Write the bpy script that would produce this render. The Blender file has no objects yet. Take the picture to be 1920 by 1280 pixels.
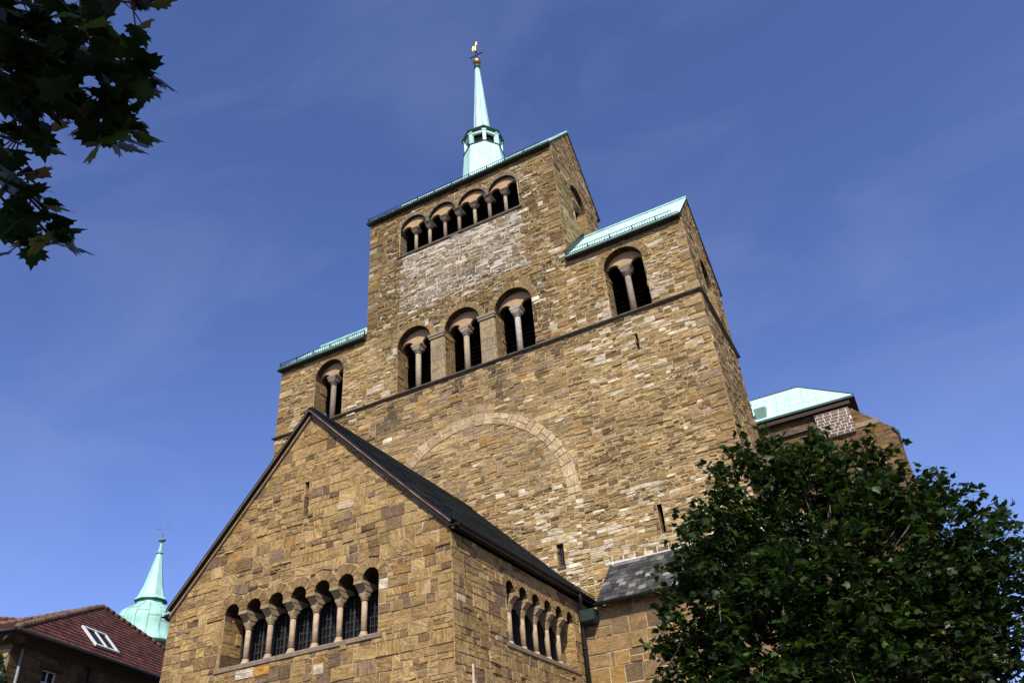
import bpy, math, random
import numpy as np
from mathutils import Vector, Matrix, noise
from mathutils.geometry import tessellate_polygon

# ------------------------------------------------------------------ camera, sky, sun, exposure
SC = bpy.context.scene
COL = SC.collection
cam_data = bpy.data.cameras.new('camera')
cam = bpy.data.objects.new('camera', cam_data)
COL.objects.link(cam)
SC.camera = cam
cam_data.lens = 36.0 * 1489.1 / 1920.0
cam_data.sensor_width = 36.0
cam_data.clip_start = 0.05
cam_data.clip_end = 2000.0
R_ = Vector((0.88189021, 0.46573287, -0.07322947))
U_ = Vector((0.31788895, -0.4727112, 0.82188244))
F_ = Vector((-0.34816128, 0.74808891, 0.56493071))
CAMP = Vector((16.169, -28.914, 1.60))
m = Matrix((R_, U_, -F_)).transposed().to_4x4()
m.translation = CAMP
cam.matrix_world = m

SUN_AZ = math.radians(28.0)      # to the right of the facade's outward normal (-Y)
SUN_EL = math.radians(40.0)
SUN = Vector((math.sin(SUN_AZ) * math.cos(SUN_EL), -math.cos(SUN_AZ) * math.cos(SUN_EL), math.sin(SUN_EL)))
world = bpy.data.worlds.new('World')
SC.world = world
world.use_nodes = True
wn = world.node_tree
wn.nodes.clear()
w_out = wn.nodes.new('ShaderNodeOutputWorld')
w_bg = wn.nodes.new('ShaderNodeBackground')
w_sky = wn.nodes.new('ShaderNodeTexSky')
w_sky.sky_type = 'NISHITA'
w_sky.sun_disc = False
w_sky.sun_elevation = SUN_EL
w_sky.sun_rotation = math.atan2(SUN.x, SUN.y)
w_sky.altitude = 60.0
w_sky.air_density = 1.0
w_sky.dust_density = 0.4
w_sky.ozone_density = 3.0
# thin high wisps of cirrus
w_tc = wn.nodes.new('ShaderNodeTexCoord')
w_map = wn.nodes.new('ShaderNodeMapping')
w_map.inputs['Scale'].default_value = (1.2, 2.6, 3.4)
w_map.inputs['Rotation'].default_value = (0.3, 0.5, 0.4)
w_noi = wn.nodes.new('ShaderNodeTexNoise')
w_noi.inputs['Scale'].default_value = 2.1
w_noi.inputs['Detail'].default_value = 7.0
w_noi.inputs['Roughness'].default_value = 0.55
w_noi.inputs['Distortion'].default_value = 0.6
w_rmp = wn.nodes.new('ShaderNodeValToRGB')
w_rmp.color_ramp.elements[0].position = 0.46
w_rmp.color_ramp.elements[0].color = (0, 0, 0, 1)
w_rmp.color_ramp.elements[1].position = 0.85
w_rmp.color_ramp.elements[1].color = (0.10, 0.10, 0.10, 1)
w_mix = wn.nodes.new('ShaderNodeMixRGB')
w_mix.inputs['Color2'].default_value = (4.6, 5.2, 6.4, 1)
w_tint = wn.nodes.new('ShaderNodeMixRGB')
w_tint.blend_type = 'MULTIPLY'
w_tint.inputs['Fac'].default_value = 1.0
w_tint.inputs['Color2'].default_value = (0.78, 0.785, 1.12, 1)
L = wn.links.new
L(w_tc.outputs['Generated'], w_map.inputs['Vector'])
L(w_map.outputs['Vector'], w_noi.inputs['Vector'])
L(w_noi.outputs['Fac'], w_rmp.inputs['Fac'])
L(w_rmp.outputs['Color'], w_mix.inputs['Fac'])
L(w_sky.outputs['Color'], w_tint.inputs['Color1'])
L(w_tint.outputs['Color'], w_mix.inputs['Color1'])
L(w_mix.outputs['Color'], w_bg.inputs['Color'])
w_bg.inputs['Strength'].default_value = 0.115
L(w_bg.outputs['Background'], w_out.inputs['Surface'])

sun_d = bpy.data.lights.new('sun', 'SUN')
sun_d.energy = 4.1
sun_d.angle = math.radians(0.5)
sun_d.color = (1.0, 0.92, 0.80)
sun_o = bpy.data.objects.new('sun', sun_d)
COL.objects.link(sun_o)
sun_o.location = (20, -40, 60)
sun_o.rotation_euler = SUN.to_track_quat('Z', 'Y').to_euler()

SC.view_settings.view_transform = 'Standard'
SC.view_settings.look = 'None'
SC.view_settings.exposure = 0.45
SC.view_settings.gamma = 1.0

rnd = random.Random(7)
PI = math.pi

# ------------------------------------------------------------------ materials
def new_mat(name):
    mt = bpy.data.materials.new(name)
    mt.use_nodes = True
    nt = mt.node_tree
    b = nt.nodes['Principled BSDF']
    return mt, nt, b

def nd(nt, typ, **kw):
    n = nt.nodes.new(typ)
    for k, v in kw.items():
        if k in n.inputs:
            n.inputs[k].default_value = v
        else:
            setattr(n, k, v)
    return n

def mult(nt, a, b_, fac=1.0):
    x = nt.nodes.new('ShaderNodeMixRGB')
    x.blend_type = 'MULTIPLY'
    x.inputs['Fac'].default_value = fac
    nt.links.new(a, x.inputs['Color1'])
    nt.links.new(b_, x.inputs['Color2'])
    return x.outputs['Color']

def ramp(nt, src, p0, c0, p1, c1):
    r = nt.nodes.new('ShaderNodeValToRGB')
    e = r.color_ramp.elements
    e[0].position, e[1].position = p0, p1
    e[0].color = (*c0, 1) if isinstance(c0, tuple) else (c0, c0, c0, 1)
    e[1].color = (*c1, 1) if isinstance(c1, tuple) else (c1, c1, c1, 1)
    nt.links.new(src, r.inputs['Fac'])
    return r.outputs['Color']

def stone_material(name, streak=(3.0, 26.0), streak_lo=0.55, bump=0.5, grain=9.0):
    """Each stone carries its own colour and its own streak direction."""
    mt, nt, b = new_mat(name)
    ac = nd(nt, 'ShaderNodeAttribute', attribute_name='col')
    au = nd(nt, 'ShaderNodeAttribute', attribute_name='suv')
    tc = nd(nt, 'ShaderNodeTexCoord')
    mp = nd(nt, 'ShaderNodeMapping')
    mp.inputs['Scale'].default_value = (streak[0], streak[1], 1.0)
    nt.links.new(au.outputs['Vector'], mp.inputs['Vector'])
    n1 = nd(nt, 'ShaderNodeTexNoise', Scale=1.0, Detail=5.0, Roughness=0.65, Distortion=0.8)
    nt.links.new(mp.outputs['Vector'], n1.inputs['Vector'])
    n2 = nd(nt, 'ShaderNodeTexNoise', Scale=grain, Detail=6.0, Roughness=0.7)
    nt.links.new(tc.outputs['Object'], n2.inputs['Vector'])
    n3 = nd(nt, 'ShaderNodeTexNoise', Scale=0.55, Detail=4.0, Roughness=0.6)
    nt.links.new(tc.outputs['Object'], n3.inputs['Vector'])
    c = mult(nt, ac.outputs['Color'], ramp(nt, n1.outputs['Fac'], 0.36, streak_lo, 0.62, 1.12))
    c = mult(nt, c, ramp(nt, n2.outputs['Fac'], 0.3, 0.72, 0.7, 1.2))
    c = mult(nt, c, ramp(nt, n3.outputs['Fac'], 0.3, (0.8, 0.78, 0.76), 0.7, (1.14, 1.12, 1.1)))
    nt.links.new(c, b.inputs['Base Color'])
    b.inputs['Roughness'].default_value = 0.9
    b.inputs['Specular IOR Level'].default_value = 0.15
    bp = nd(nt, 'ShaderNodeBump', Strength=bump, Distance=0.05)
    ad = nd(nt, 'ShaderNodeMath', operation='ADD')
    nt.links.new(n1.outputs['Fac'], ad.inputs[0])
    mm = nd(nt, 'ShaderNodeMath', operation='MULTIPLY')
    mm.inputs[1].default_value = 0.5
    nt.links.new(n2.outputs['Fac'], mm.inputs[0])
    nt.links.new(mm.outputs[0], ad.inputs[1])
    nt.links.new(ad.outputs[0], bp.inputs['Height'])
    nt.links.new(bp.outputs['Normal'], b.inputs['Normal'])
    return mt

def plain(name, col, rough=0.8, metal=0.0, var=0.25, scale=6.0, bump=0.1, spec=0.3, attr=False, stretch=None):
    mt, nt, b = new_mat(name)
    tc = nd(nt, 'ShaderNodeTexCoord')
    n = nd(nt, 'ShaderNodeTexNoise', Scale=scale, Detail=6.0, Roughness=0.65)
    if stretch:
        mp = nd(nt, 'ShaderNodeMapping')
        mp.inputs['Scale'].default_value = stretch
        nt.links.new(tc.outputs['Object'], mp.inputs['Vector'])
        nt.links.new(mp.outputs['Vector'], n.inputs['Vector'])
    else:
        nt.links.new(tc.outputs['Object'], n.inputs['Vector'])
    r = ramp(nt, n.outputs['Fac'], 0.3, 1.0 - var, 0.7, 1.0 + var * 0.6)
    if attr:
        src = nd(nt, 'ShaderNodeAttribute', attribute_name='col').outputs['Color']
    else:
        rg = nd(nt, 'ShaderNodeRGB')
        rg.outputs[0].default_value = (*col, 1)
        src = rg.outputs[0]
    nt.links.new(mult(nt, src, r), b.inputs['Base Color'])
    b.inputs['Roughness'].default_value = rough
    b.inputs['Metallic'].default_value = metal
    b.inputs['Specular IOR Level'].default_value = spec
    if bump:
        bp = nd(nt, 'ShaderNodeBump', Strength=bump, Distance=0.03)
        nt.links.new(n.outputs['Fac'], bp.inputs['Height'])
        nt.links.new(bp.outputs['Normal'], b.inputs['Normal'])
    return mt

M = {}
M['rubble'] = stone_material('rubble_stone', (2.2, 14.0), 0.52, 0.6, 7.0)
M['ashlar'] = stone_material('hewn_stone', (2.8, 17.0), 0.48, 0.8, 9.0)
M['brown'] = stone_material('brown_stone', (2.0, 12.0), 0.7, 0.4, 6.0)
M['mortar'] = plain('mortar', (0.47, 0.365, 0.20), 0.95, var=0.35, scale=5.0, bump=0.3)
M['mortar_tan'] = plain('mortar_tan', (0.43, 0.31, 0.17), 0.95, var=0.35, scale=5.0, bump=0.3)
M['mortar_pale'] = plain('pale_mortar', (0.56, 0.50, 0.40), 0.95, var=0.35, scale=2.0, bump=0.2)
M['mortar_white'] = plain('white_mortar', (0.72, 0.66, 0.62), 0.95, var=0.2, scale=8.0, bump=0.1)
M['mortar_dark'] = plain('mortar_brown', (0.16, 0.11, 0.07), 0.95, var=0.3, scale=5.0)
M['trim'] = plain('weathered_sandstone', (0.12, 0.095, 0.07), 0.9, var=0.5, scale=4.0, bump=0.4)
M['pale'] = plain('pale_sandstone', (0.36, 0.28, 0.18), 0.85, var=0.35, scale=7.0, bump=0.25, attr=True)
M['plaster'] = plain('tympanum_plaster', (0.42, 0.285, 0.15), 0.9, var=0.18, scale=3.0, bump=0.1)
M['darkcap'] = plain('sooty_sandstone', (0.12, 0.095, 0.075), 0.9, var=0.5, scale=14.0, bump=0.5)
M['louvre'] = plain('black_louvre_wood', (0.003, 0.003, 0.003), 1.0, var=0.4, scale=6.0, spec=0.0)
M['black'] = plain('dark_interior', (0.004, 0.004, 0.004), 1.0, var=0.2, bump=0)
M['copper'] = plain('verdigris_copper', (0.36, 0.66, 0.57), 0.55, var=0.26, scale=1.0, bump=0.08, attr=True, stretch=(2.6, 2.6, 0.7))
M['copper_dark'] = plain('dark_patinated_copper', (0.035, 0.085, 0.075), 0.5, var=0.4, scale=5.0)
M['timber'] = plain('brown_eaves_timber', (0.055, 0.035, 0.022), 0.8, var=0.4, scale=8.0, stretch=(0.5, 6, 6))
M['gutter'] = plain('dark_zinc', (0.011, 0.010, 0.010), 0.45, var=0.3, scale=8.0)
M['guard'] = plain('black_iron', (0.015, 0.018, 0.018), 0.5, var=0.3, scale=10.0)
M['slate'] = plain('slate', (0.05, 0.055, 0.052), 0.7, var=0.5, scale=5.0, attr=True, bump=0.2, spec=0.15)
M['tile'] = plain('red_clay_tile', (0.14, 0.035, 0.018), 0.75, var=0.3, scale=9.0, attr=True, bump=0.15)
M['gold'] = plain('gilded_metal', (0.42, 0.27, 0.09), 0.42, metal=1.0, var=0.1, scale=5.0)
M['verge'] = plain('copper_verge_strip', (0.20, 0.13, 0.07), 0.5, var=0.6, scale=3.0)
M['glass'] = plain('dark_leaded_glass', (0.010, 0.010, 0.011), 0.5, var=0.5, scale=3.0, spec=0.10)
M['iron'] = plain('grey_iron_bar', (0.06, 0.058, 0.058), 0.7, var=0.3, scale=12.0, spec=0.1)
M['white'] = plain('white_paint', (0.6, 0.6, 0.6), 0.5, var=0.1, scale=8.0)
M['pink'] = plain('pinkish_metal', (0.62, 0.48, 0.42), 0.5, var=0.15, scale=8.0)
M['zinc'] = plain('grey_zinc_pipe', (0.20, 0.23, 0.24), 0.4, var=0.25, scale=8.0)
M['bark'] = plain('plane_bark', (0.11, 0.09, 0.06), 0.9, var=0.5, scale=6.0, bump=0.5)
M['paving'] = plain('cobble_paving', (0.09, 0.08, 0.07), 0.9, var=0.3, scale=2.0, bump=0.3)
M['anchor'] = plain('rusty_pale_iron', (0.42, 0.36, 0.27), 0.7, var=0.5, scale=10.0)

def leaf_material(name):
    mt, nt, b = new_mat(name)
    ac = nd(nt, 'ShaderNodeAttribute', attribute_name='col')
    nt.links.new(ac.outputs['Color'], b.inputs['Base Color'])
    b.inputs['Roughness'].default_value = 0.38
    b.inputs['Specular IOR Level'].default_value = 0.2
    tr = nd(nt, 'ShaderNodeBsdfTranslucent')
    g = nd(nt, 'ShaderNodeMixRGB', blend_type='MULTIPLY')
    g.inputs['Fac'].default_value = 1.0
    g.inputs['Color2'].default_value = (1.5, 1.7, 0.6, 1)
    nt.links.new(ac.outputs['Color'], g.inputs['Color1'])
    nt.links.new(g.outputs['Color'], tr.inputs['Color'])
    mx = nd(nt, 'ShaderNodeMixShader')
    mx.inputs['Fac'].default_value = 0.28
    nt.links.new(b.outputs[0], mx.inputs[1])
    nt.links.new(tr.outputs[0], mx.inputs[2])
    nt.links.new(mx.outputs[0], nt.nodes['Material Output'].inputs['Surface'])
    return mt
M['leaf'] = leaf_material('plane_leaf')

# ------------------------------------------------------------------ mesh builder
def V(*a):
    return Vector(a)

class MB:
    def __init__(s):
        s.v, s.f, s.fc, s.fm, s.su, s.sm = [], [], [], [], [], []
        s.mats = []

    def mi(s, mat):
        if mat not in s.mats:
            s.mats.append(mat)
        return s.mats.index(mat)

    def add(s, verts, faces, mat, col=(0.4, 0.4, 0.4), suv=None, smooth=False):
        o = len(s.v)
        s.v.extend([tuple(p) for p in verts])
        s.su.extend(suv if suv is not None else [tuple(p) for p in verts])
        k = s.mi(mat)
        for f in faces:
            s.f.append([o + i for i in f])
            s.fc.append(col)
            s.fm.append(k)
            s.sm.append(smooth)

    def box(s, lo, hi, mat, col=(0.4, 0.4, 0.4)):
        x0, y0, z0 = lo
        x1, y1, z1 = hi
        s.add([(x0, y0, z0), (x1, y0, z0), (x1, y1, z0), (x0, y1, z0), (x0, y0, z1), (x1, y0, z1), (x1, y1, z1), (x0, y1, z1)],
              [(0, 3, 2, 1), (4, 5, 6, 7), (0, 1, 5, 4), (1, 2, 6, 5), (2, 3, 7, 6), (3, 0, 4, 7)], mat, col)

    def bar(s, a, b, w, h, mat, col=(0.4, 0.4, 0.4), up=None):
        a, b = Vector(a), Vector(b)
        d = (b - a).normalized()
        u = Vector(up) if up is not None else (V(0, 0, 1) if abs(d.z) < 0.95 else V(1, 0, 0))
        sd = d.cross(u).normalized()
        u = sd.cross(d)
        q = []
        for p in (a, b):
            for i, j in ((-1, -1), (1, -1), (1, 1), (-1, 1)):
                q.append(p + sd * (i * w / 2) + u * (j * h / 2))
        s.add(q, [(0, 3, 2, 1), (4, 5, 6, 7), (0, 1, 5, 4), (1, 2, 6, 5), (2, 3, 7, 6), (3, 0, 4, 7)], mat, col)

    def loft(s, rings, mat, col=(0.4, 0.4, 0.4), smooth=False, cap=True):
        n = len(rings[0])
        vs = [p for r in rings for p in r]
        fs = []
        for k in range(len(rings) - 1):
            for i in range(n):
                j = (i + 1) % n
                fs.append((k * n + i, k * n + j, (k + 1) * n + j, (k + 1) * n + i))
        if cap:
            fs.append(tuple(range(n - 1, -1, -1)))
            fs.append(tuple((len(rings) - 1) * n + i for i in range(n)))
        s.add(vs, fs, mat, col, smooth=smooth)

    def lathe(s, c, prof, n, mat, col=(0.4, 0.4, 0.4), smooth=True, rot=0.0):
        """prof: list of (radius, z) from bottom to top, axis vertical through c."""
        rings = []
        for r, z in prof:
            rings.append([(c[0] + r * math.cos(rot + 2 * PI * i / n), c[1] + r * math.sin(rot + 2 * PI * i / n), c[2] + z) for i in range(n)])
        s.loft(rings, mat, col, smooth)

    def tube(s, pts, radii, n, mat, col=(0.4, 0.4, 0.4), smooth=True):
        pts = [Vector(p) for p in pts]
        if not isinstance(radii, (list, tuple)):
            radii = [radii] * len(pts)
        rings = []
        ref = None
        for i, p in enumerate(pts):
            d = (pts[min(i + 1, len(pts) - 1)] - pts[max(i - 1, 0)]).normalized()
            if ref is None:
                ref = V(0, 0, 1) if abs(d.z) < 0.9 else V(1, 0, 0)
            a = d.cross(ref).normalized()
            ref = a.cross(d).normalized()
            rings.append([p + (a * math.cos(2 * PI * k / n) + ref * math.sin(2 * PI * k / n)) * radii[i] for k in range(n)])
        s.loft(rings, mat, col, smooth)

    def build(s, name, parent=None, label=None):
        me = bpy.data.meshes.new(name)
        me.from_pydata(s.v, [], s.f)
        for mt in s.mats:
            me.materials.append(mt)
        me.polygons.foreach_set('material_index', s.fm)
        me.polygons.foreach_set('use_smooth', s.sm)
        a = me.attributes.new('col', 'FLOAT_COLOR', 'FACE')
        a.data.foreach_set('color', np.array([(c[0], c[1], c[2], 1.0) for c in s.fc], dtype=np.float32).ravel())
        b = me.attributes.new('suv', 'FLOAT_VECTOR', 'POINT')
        b.data.foreach_set('vector', np.array([tuple(q) for q in s.su], dtype=np.float32).ravel())
        me.update()
        o = bpy.data.objects.new(name, me)
        COL.objects.link(o)
        if parent is not None:
            put(o, parent)
        if label:
            o['label'] = label
        return o

def put(o, parent):
    o.parent = parent
    p = parent
    off = Vector((0, 0, 0))
    while p is not None:
        off += p.location
        p = p.parent
    if parent.type == 'EMPTY':
        o.location = -off
    else:
        o.location = (0, 0, 0)

def thing(name, label, cat, loc, group=None):
    o = bpy.data.objects.new(name, None)
    o.empty_display_size = 0.5
    COL.objects.link(o)
    o.location = loc
    o['label'] = label
    o['category'] = cat
    if group:
        o['group'] = group
    return o

# ------------------------------------------------------------------ stone walls
def clip(poly, a, b, c):
    out = []
    n = len(poly)
    for i in range(n):
        p, q = poly[i], poly[(i + 1) % n]
        dp, dq = a * p[0] + b * p[1] - c, a * q[0] + b * q[1] - c
        if dp <= 0:
            out.append(p)
        if (dp < 0 < dq) or (dq < 0 < dp):
            t = dp / (dp - dq)
            out.append((p[0] + (q[0] - p[0]) * t, p[1] + (q[1] - p[1]) * t))
    return out

def area(poly):
    return 0.5 * abs(sum(poly[i][0] * poly[(i + 1) % len(poly)][1] - poly[(i + 1) % len(poly)][0] * poly[i][1] for i in range(len(poly))))

def cen(poly):
    return (sum(p[0] for p in poly) / len(poly), sum(p[1] for p in poly) / len(poly))

def inset(poly, d):
    n = len(poly)
    out = []
    for i in range(n):
        p, q, r = poly[i - 1], poly[i], poly[(i + 1) % n]
        e1 = (q[0] - p[0], q[1] - p[1])
        e2 = (r[0] - q[0], r[1] - q[1])
        l1, l2 = math.hypot(*e1), math.hypot(*e2)
        if l1 < 1e-6 or l2 < 1e-6:
            return None
        n1 = (-e1[1] / l1, e1[0] / l1)
        n2 = (-e2[1] / l2, e2[0] / l2)
        k = max(0.35, 1 + n1[0] * n2[0] + n1[1] * n2[1])
        out.append((q[0] + d * (n1[0] + n2[0]) / k, q[1] + d * (n1[1] + n2[1]) / k))
    return out

def clean(poly):
    out = []
    for p in poly:
        if not out or math.hypot(p[0] - out[-1][0], p[1] - out[-1][1]) > 0.012:
            out.append(p)
    if len(out) > 2 and math.hypot(out[0][0] - out[-1][0], out[0][1] - out[-1][1]) < 0.012:
        out.pop()
    return out

def outline(op):
    """outline of an opening, counter-clockwise in (u, v)"""
    pts = [(op['u0'], op['z0']), (op['u1'], op['z0'])]
    if not op['arches']:
        pts += [(op['u1'], op['zs']), (op['u0'], op['zs'])]
    for (uc, r) in reversed(op['arches']):
        k = 12
        for i in range(k + 1):
            a = PI * i / k
            pts.append((uc + r * math.cos(a), op['zs'] + r * math.sin(a)))
    return clean(pts)

def opening(u0, u1, z0, zs, depth, ring, arches=None):
    if arches is None:
        arches = [((u0 + u1) / 2, (u1 - u0) / 2)] if zs is not None else []
    if zs is None:
        zs = z0
    return dict(u0=u0, u1=u1, z0=z0, zs=zs, depth=depth, ring=ring, arches=arches)

def cut_openings(poly, ops):
    polys = [poly]
    for op in ops:
        rg = op['ring']
        top = op['zs'] + (max(r for _, r in op['arches']) + rg if op['arches'] else 0)
        res = []
        for p in polys:
            us = [q[0] for q in p]
            vs = [q[1] for q in p]
            if max(us) < op['u0'] - rg or min(us) > op['u1'] + rg or max(vs) < op['z0'] or min(vs) > top:
                res.append(p)
                continue
            res.append(clip(p, 0, 1, op['z0']))
            mid = clip(clip(p, 0, -1, -op['z0']), 0, 1, op['zs'])
            if mid:
                res.append(clip(mid, 1, 0, op['u0']))
                res.append(clip(mid, -1, 0, -op['u1']))
            up = clip(p, 0, -1, -op['zs'])
            if up and len(up) > 2:
                for (uc, r) in op['arches']:
                    if not up or len(up) < 3:
                        break
                    RR = r + rg
                    near = min(math.hypot(q[0] - uc, q[1] - op['zs']) for q in up)
                    c = cen(up)
                    dx, dy = c[0] - uc, c[1] - op['zs']
                    dd = math.hypot(dx, dy)
                    if near < RR or dd < RR:
                        if dd < RR * 0.72:
                            up = None
                            break
                        dx, dy = dx / dd, dy / dd
                        up = clip(up, -dx, -dy, -(dx * uc + dy * op['zs'] + RR))
                if up:
                    res.append(up)
        polys = [q for q in res if q and len(q) > 2 and area(q) > 0.006]
    return polys

def cut_rings(poly, rings):
    polys = [poly]
    for rg in rings:
        res = []
        for p in polys:
            cu, cv = rg['c']
            ds = [math.hypot(q[0] - cu, q[1] - cv) for q in p]
            c = cen(p)
            dx, dy = c[0] - cu, c[1] - cv
            dd = math.hypot(dx, dy)
            if max(ds) < rg['r1'] or (min(ds) > rg['r2'] and dd > rg['r2']) or c[1] < cv - 0.15:
                res.append(p)
                continue
            dx, dy = dx / dd, dy / dd
            res.append(clip(p, -dx, -dy, -(dx * cu + dy * cv + rg['r2'])))
            res.append(clip(p, dx, dy, dx * cu + dy * cv + rg['r1']))
        polys = [q for q in res if q and len(q) > 2 and area(q) > 0.006]
    return polys

class Frame:
    def __init__(s, O, U, Vv, N):
        s.O, s.U, s.V, s.N = Vector(O), Vector(U), Vector(Vv), Vector(N)

    def p(s, u, v, d=0.0):
        return s.O + s.U * u + s.V * v + s.N * d

def stone(mb, fr, poly, col, mat, ang, joint, proud, bevel=0.008, base=-0.008, tilt=0.008):
    if len(poly) < 3:
        return
    col = (col[0] * 1.06, col[1] * 1.06, col[2] * 0.97)
    poly = clean(poly)
    if len(poly) < 3:
        return
    # make sure it winds counter-clockwise
    sa = sum(poly[i][0] * poly[(i + 1) % len(poly)][1] - poly[(i + 1) % len(poly)][0] * poly[i][1] for i in range(len(poly)))
    if sa < 0:
        poly = poly[::-1]
    a = inset(poly, joint)
    if not a or area(a) < 0.003:
        return
    b = inset(a, bevel)
    if not b or area(b) < 0.002 or area(b) > area(a):
        b = a
    n = len(a)
    c = cen(a)
    off = rnd.random() * 50
    ca, sa_ = math.cos(ang), math.sin(ang)
    h = proud
    vs, su = [], []
    for q in a:
        vs.append(fr.p(q[0], q[1], base))
    for q in b:
        vs.append(fr.p(q[0], q[1], h + rnd.uniform(-tilt, tilt)))
    for q in a + b:
        du, dv = q[0] - c[0], q[1] - c[1]
        su.append((du * ca + dv * sa_ + off, -du * sa_ + dv * ca + off * 0.37, off * 1.7))
    fs = [tuple(range(n, 2 * n))] + [(i, (i + 1) % n, n + (i + 1) % n, n + i) for i in range(n)]
    mb.add(vs, fs, mat, col, su)

def lerp(a, b, t):
    return tuple(x + (y - x) * t for x, y in zip(a, b))

def sc(c, k):
    return (c[0] * k, c[1] * k, c[2] * k)

def warp(u, v, amp=0.03):
    return v + amp * math.sin(u * 0.73 + v * 0.9) + amp * 0.7 * math.sin(u * 1.9 - v * 0.51 + 1.3)

def courses(mb, fr, u0, u1, v0, v1, style, colf, mat, hps=(), ops=(), rings=(), ang='flat', jog=0.03):
    v = v0
    cells = []
    while v < v1 - 0.02:
        lo, hi = style['band']
        H = rnd.uniform(lo, hi)
        if v + H > v1 - 0.1:
            H = v1 - v
        u = u0
        while u < u1 - 0.02:
            k = rnd.choices(range(1, len(style['mix']) + 1), style['mix'])[0]
            hh = H / k
            blk = rnd.uniform(*style['block']) if k > 1 else rnd.uniform(*style['len']) * max(0.7, hh / style['ref'])
            if u + blk > u1 - 0.22:
                blk = u1 - u
            cuts = [0.0]
            for i in range(k - 1):
                cuts.append((i + 1) / k + rnd.uniform(-0.12, 0.12))
            cuts.append(1.0)
            for i in range(k):
                a, b = v + H * cuts[i], v + H * cuts[i + 1]
                x = u
                while x < u + blk - 0.02:
                    w = rnd.uniform(*style['len']) * max(0.6, min(1.4, (b - a) / style['ref']))
                    if x + w > u + blk - 0.14:
                        w = u + blk - x
                    cells.append((x, a, x + w, b))
                    x += w
            u += blk
        v += H
    j = style['joint']
    for (a, b, c, d) in cells:
        jt = style.get('jit', 0.012)
        q = []
        for (x, y) in ((a, b), (c, b), (c, d), (a, d)):
            yy = warp(x, y, jog) if (v0 + 0.02 < y < v1 - 0.02) else y
            xx = x + (rnd.uniform(-jt, jt) if u0 + 0.02 < x < u1 - 0.02 else 0)
            q.append((xx, yy + (rnd.uniform(-jt, jt) if (v0 + 0.02 < y < v1 - 0.02) else 0)))
        for (ha, hb, hc) in hps:
            q = clip(q, ha, hb, hc)
            if len(q) < 3:
                break
        if len(q) < 3 or area(q) < 0.005:
            continue
        parts = cut_openings(q, ops) if ops else [q]
        for p in parts:
            for p2 in (cut_rings(p, rings) if rings else [p]):
                cc = cen(p2)
                col = colf(cc[0], cc[1], c - a, d - b)
                if ang == 'flat':
                    an = rnd.gauss(0, 0.12)
                else:
                    an = rnd.choice([0, 0, 0.15, -0.2, PI / 2, PI / 2 + 0.2, 0.7, -0.7, rnd.uniform(0, PI)])
                stone(mb, fr, p2, col, mat, an, j * rnd.uniform(0.7, 1.4), max(0.0, rnd.gauss(style['proud'], style['proud'] * 0.6)) + (rnd.uniform(0.012, 0.04) if rnd.random() < 0.14 else 0.0),
                      style.get('bevel', 0.007), tilt=style.get('tilt', 0.008))

def backing(mb, fr, poly, ops, mat, depth=-0.006):
    loops = [[fr.p(q[0], q[1], depth) for q in poly]]
    flat = [[Vector((q[0], q[1], 0)) for q in poly]]
    for op in ops:
        o = outline(op)
        flat.append([Vector((q[0], q[1], 0)) for q in o])
        loops.append([fr.p(q[0], q[1], depth) for q in o])
    tris = tessellate_polygon(flat)
    vs = [p for lp in loops for p in lp]
    f2 = [p for lp in flat for p in lp]
    fs = []
    for t in tris:
        a, b, c = (f2[i] for i in t)
        if (b - a).cross(c - a).z < 0:
            t = (t[0], t[2], t[1])
        fs.append(tuple(t))
    mb.add(vs, fs, mat)

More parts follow.
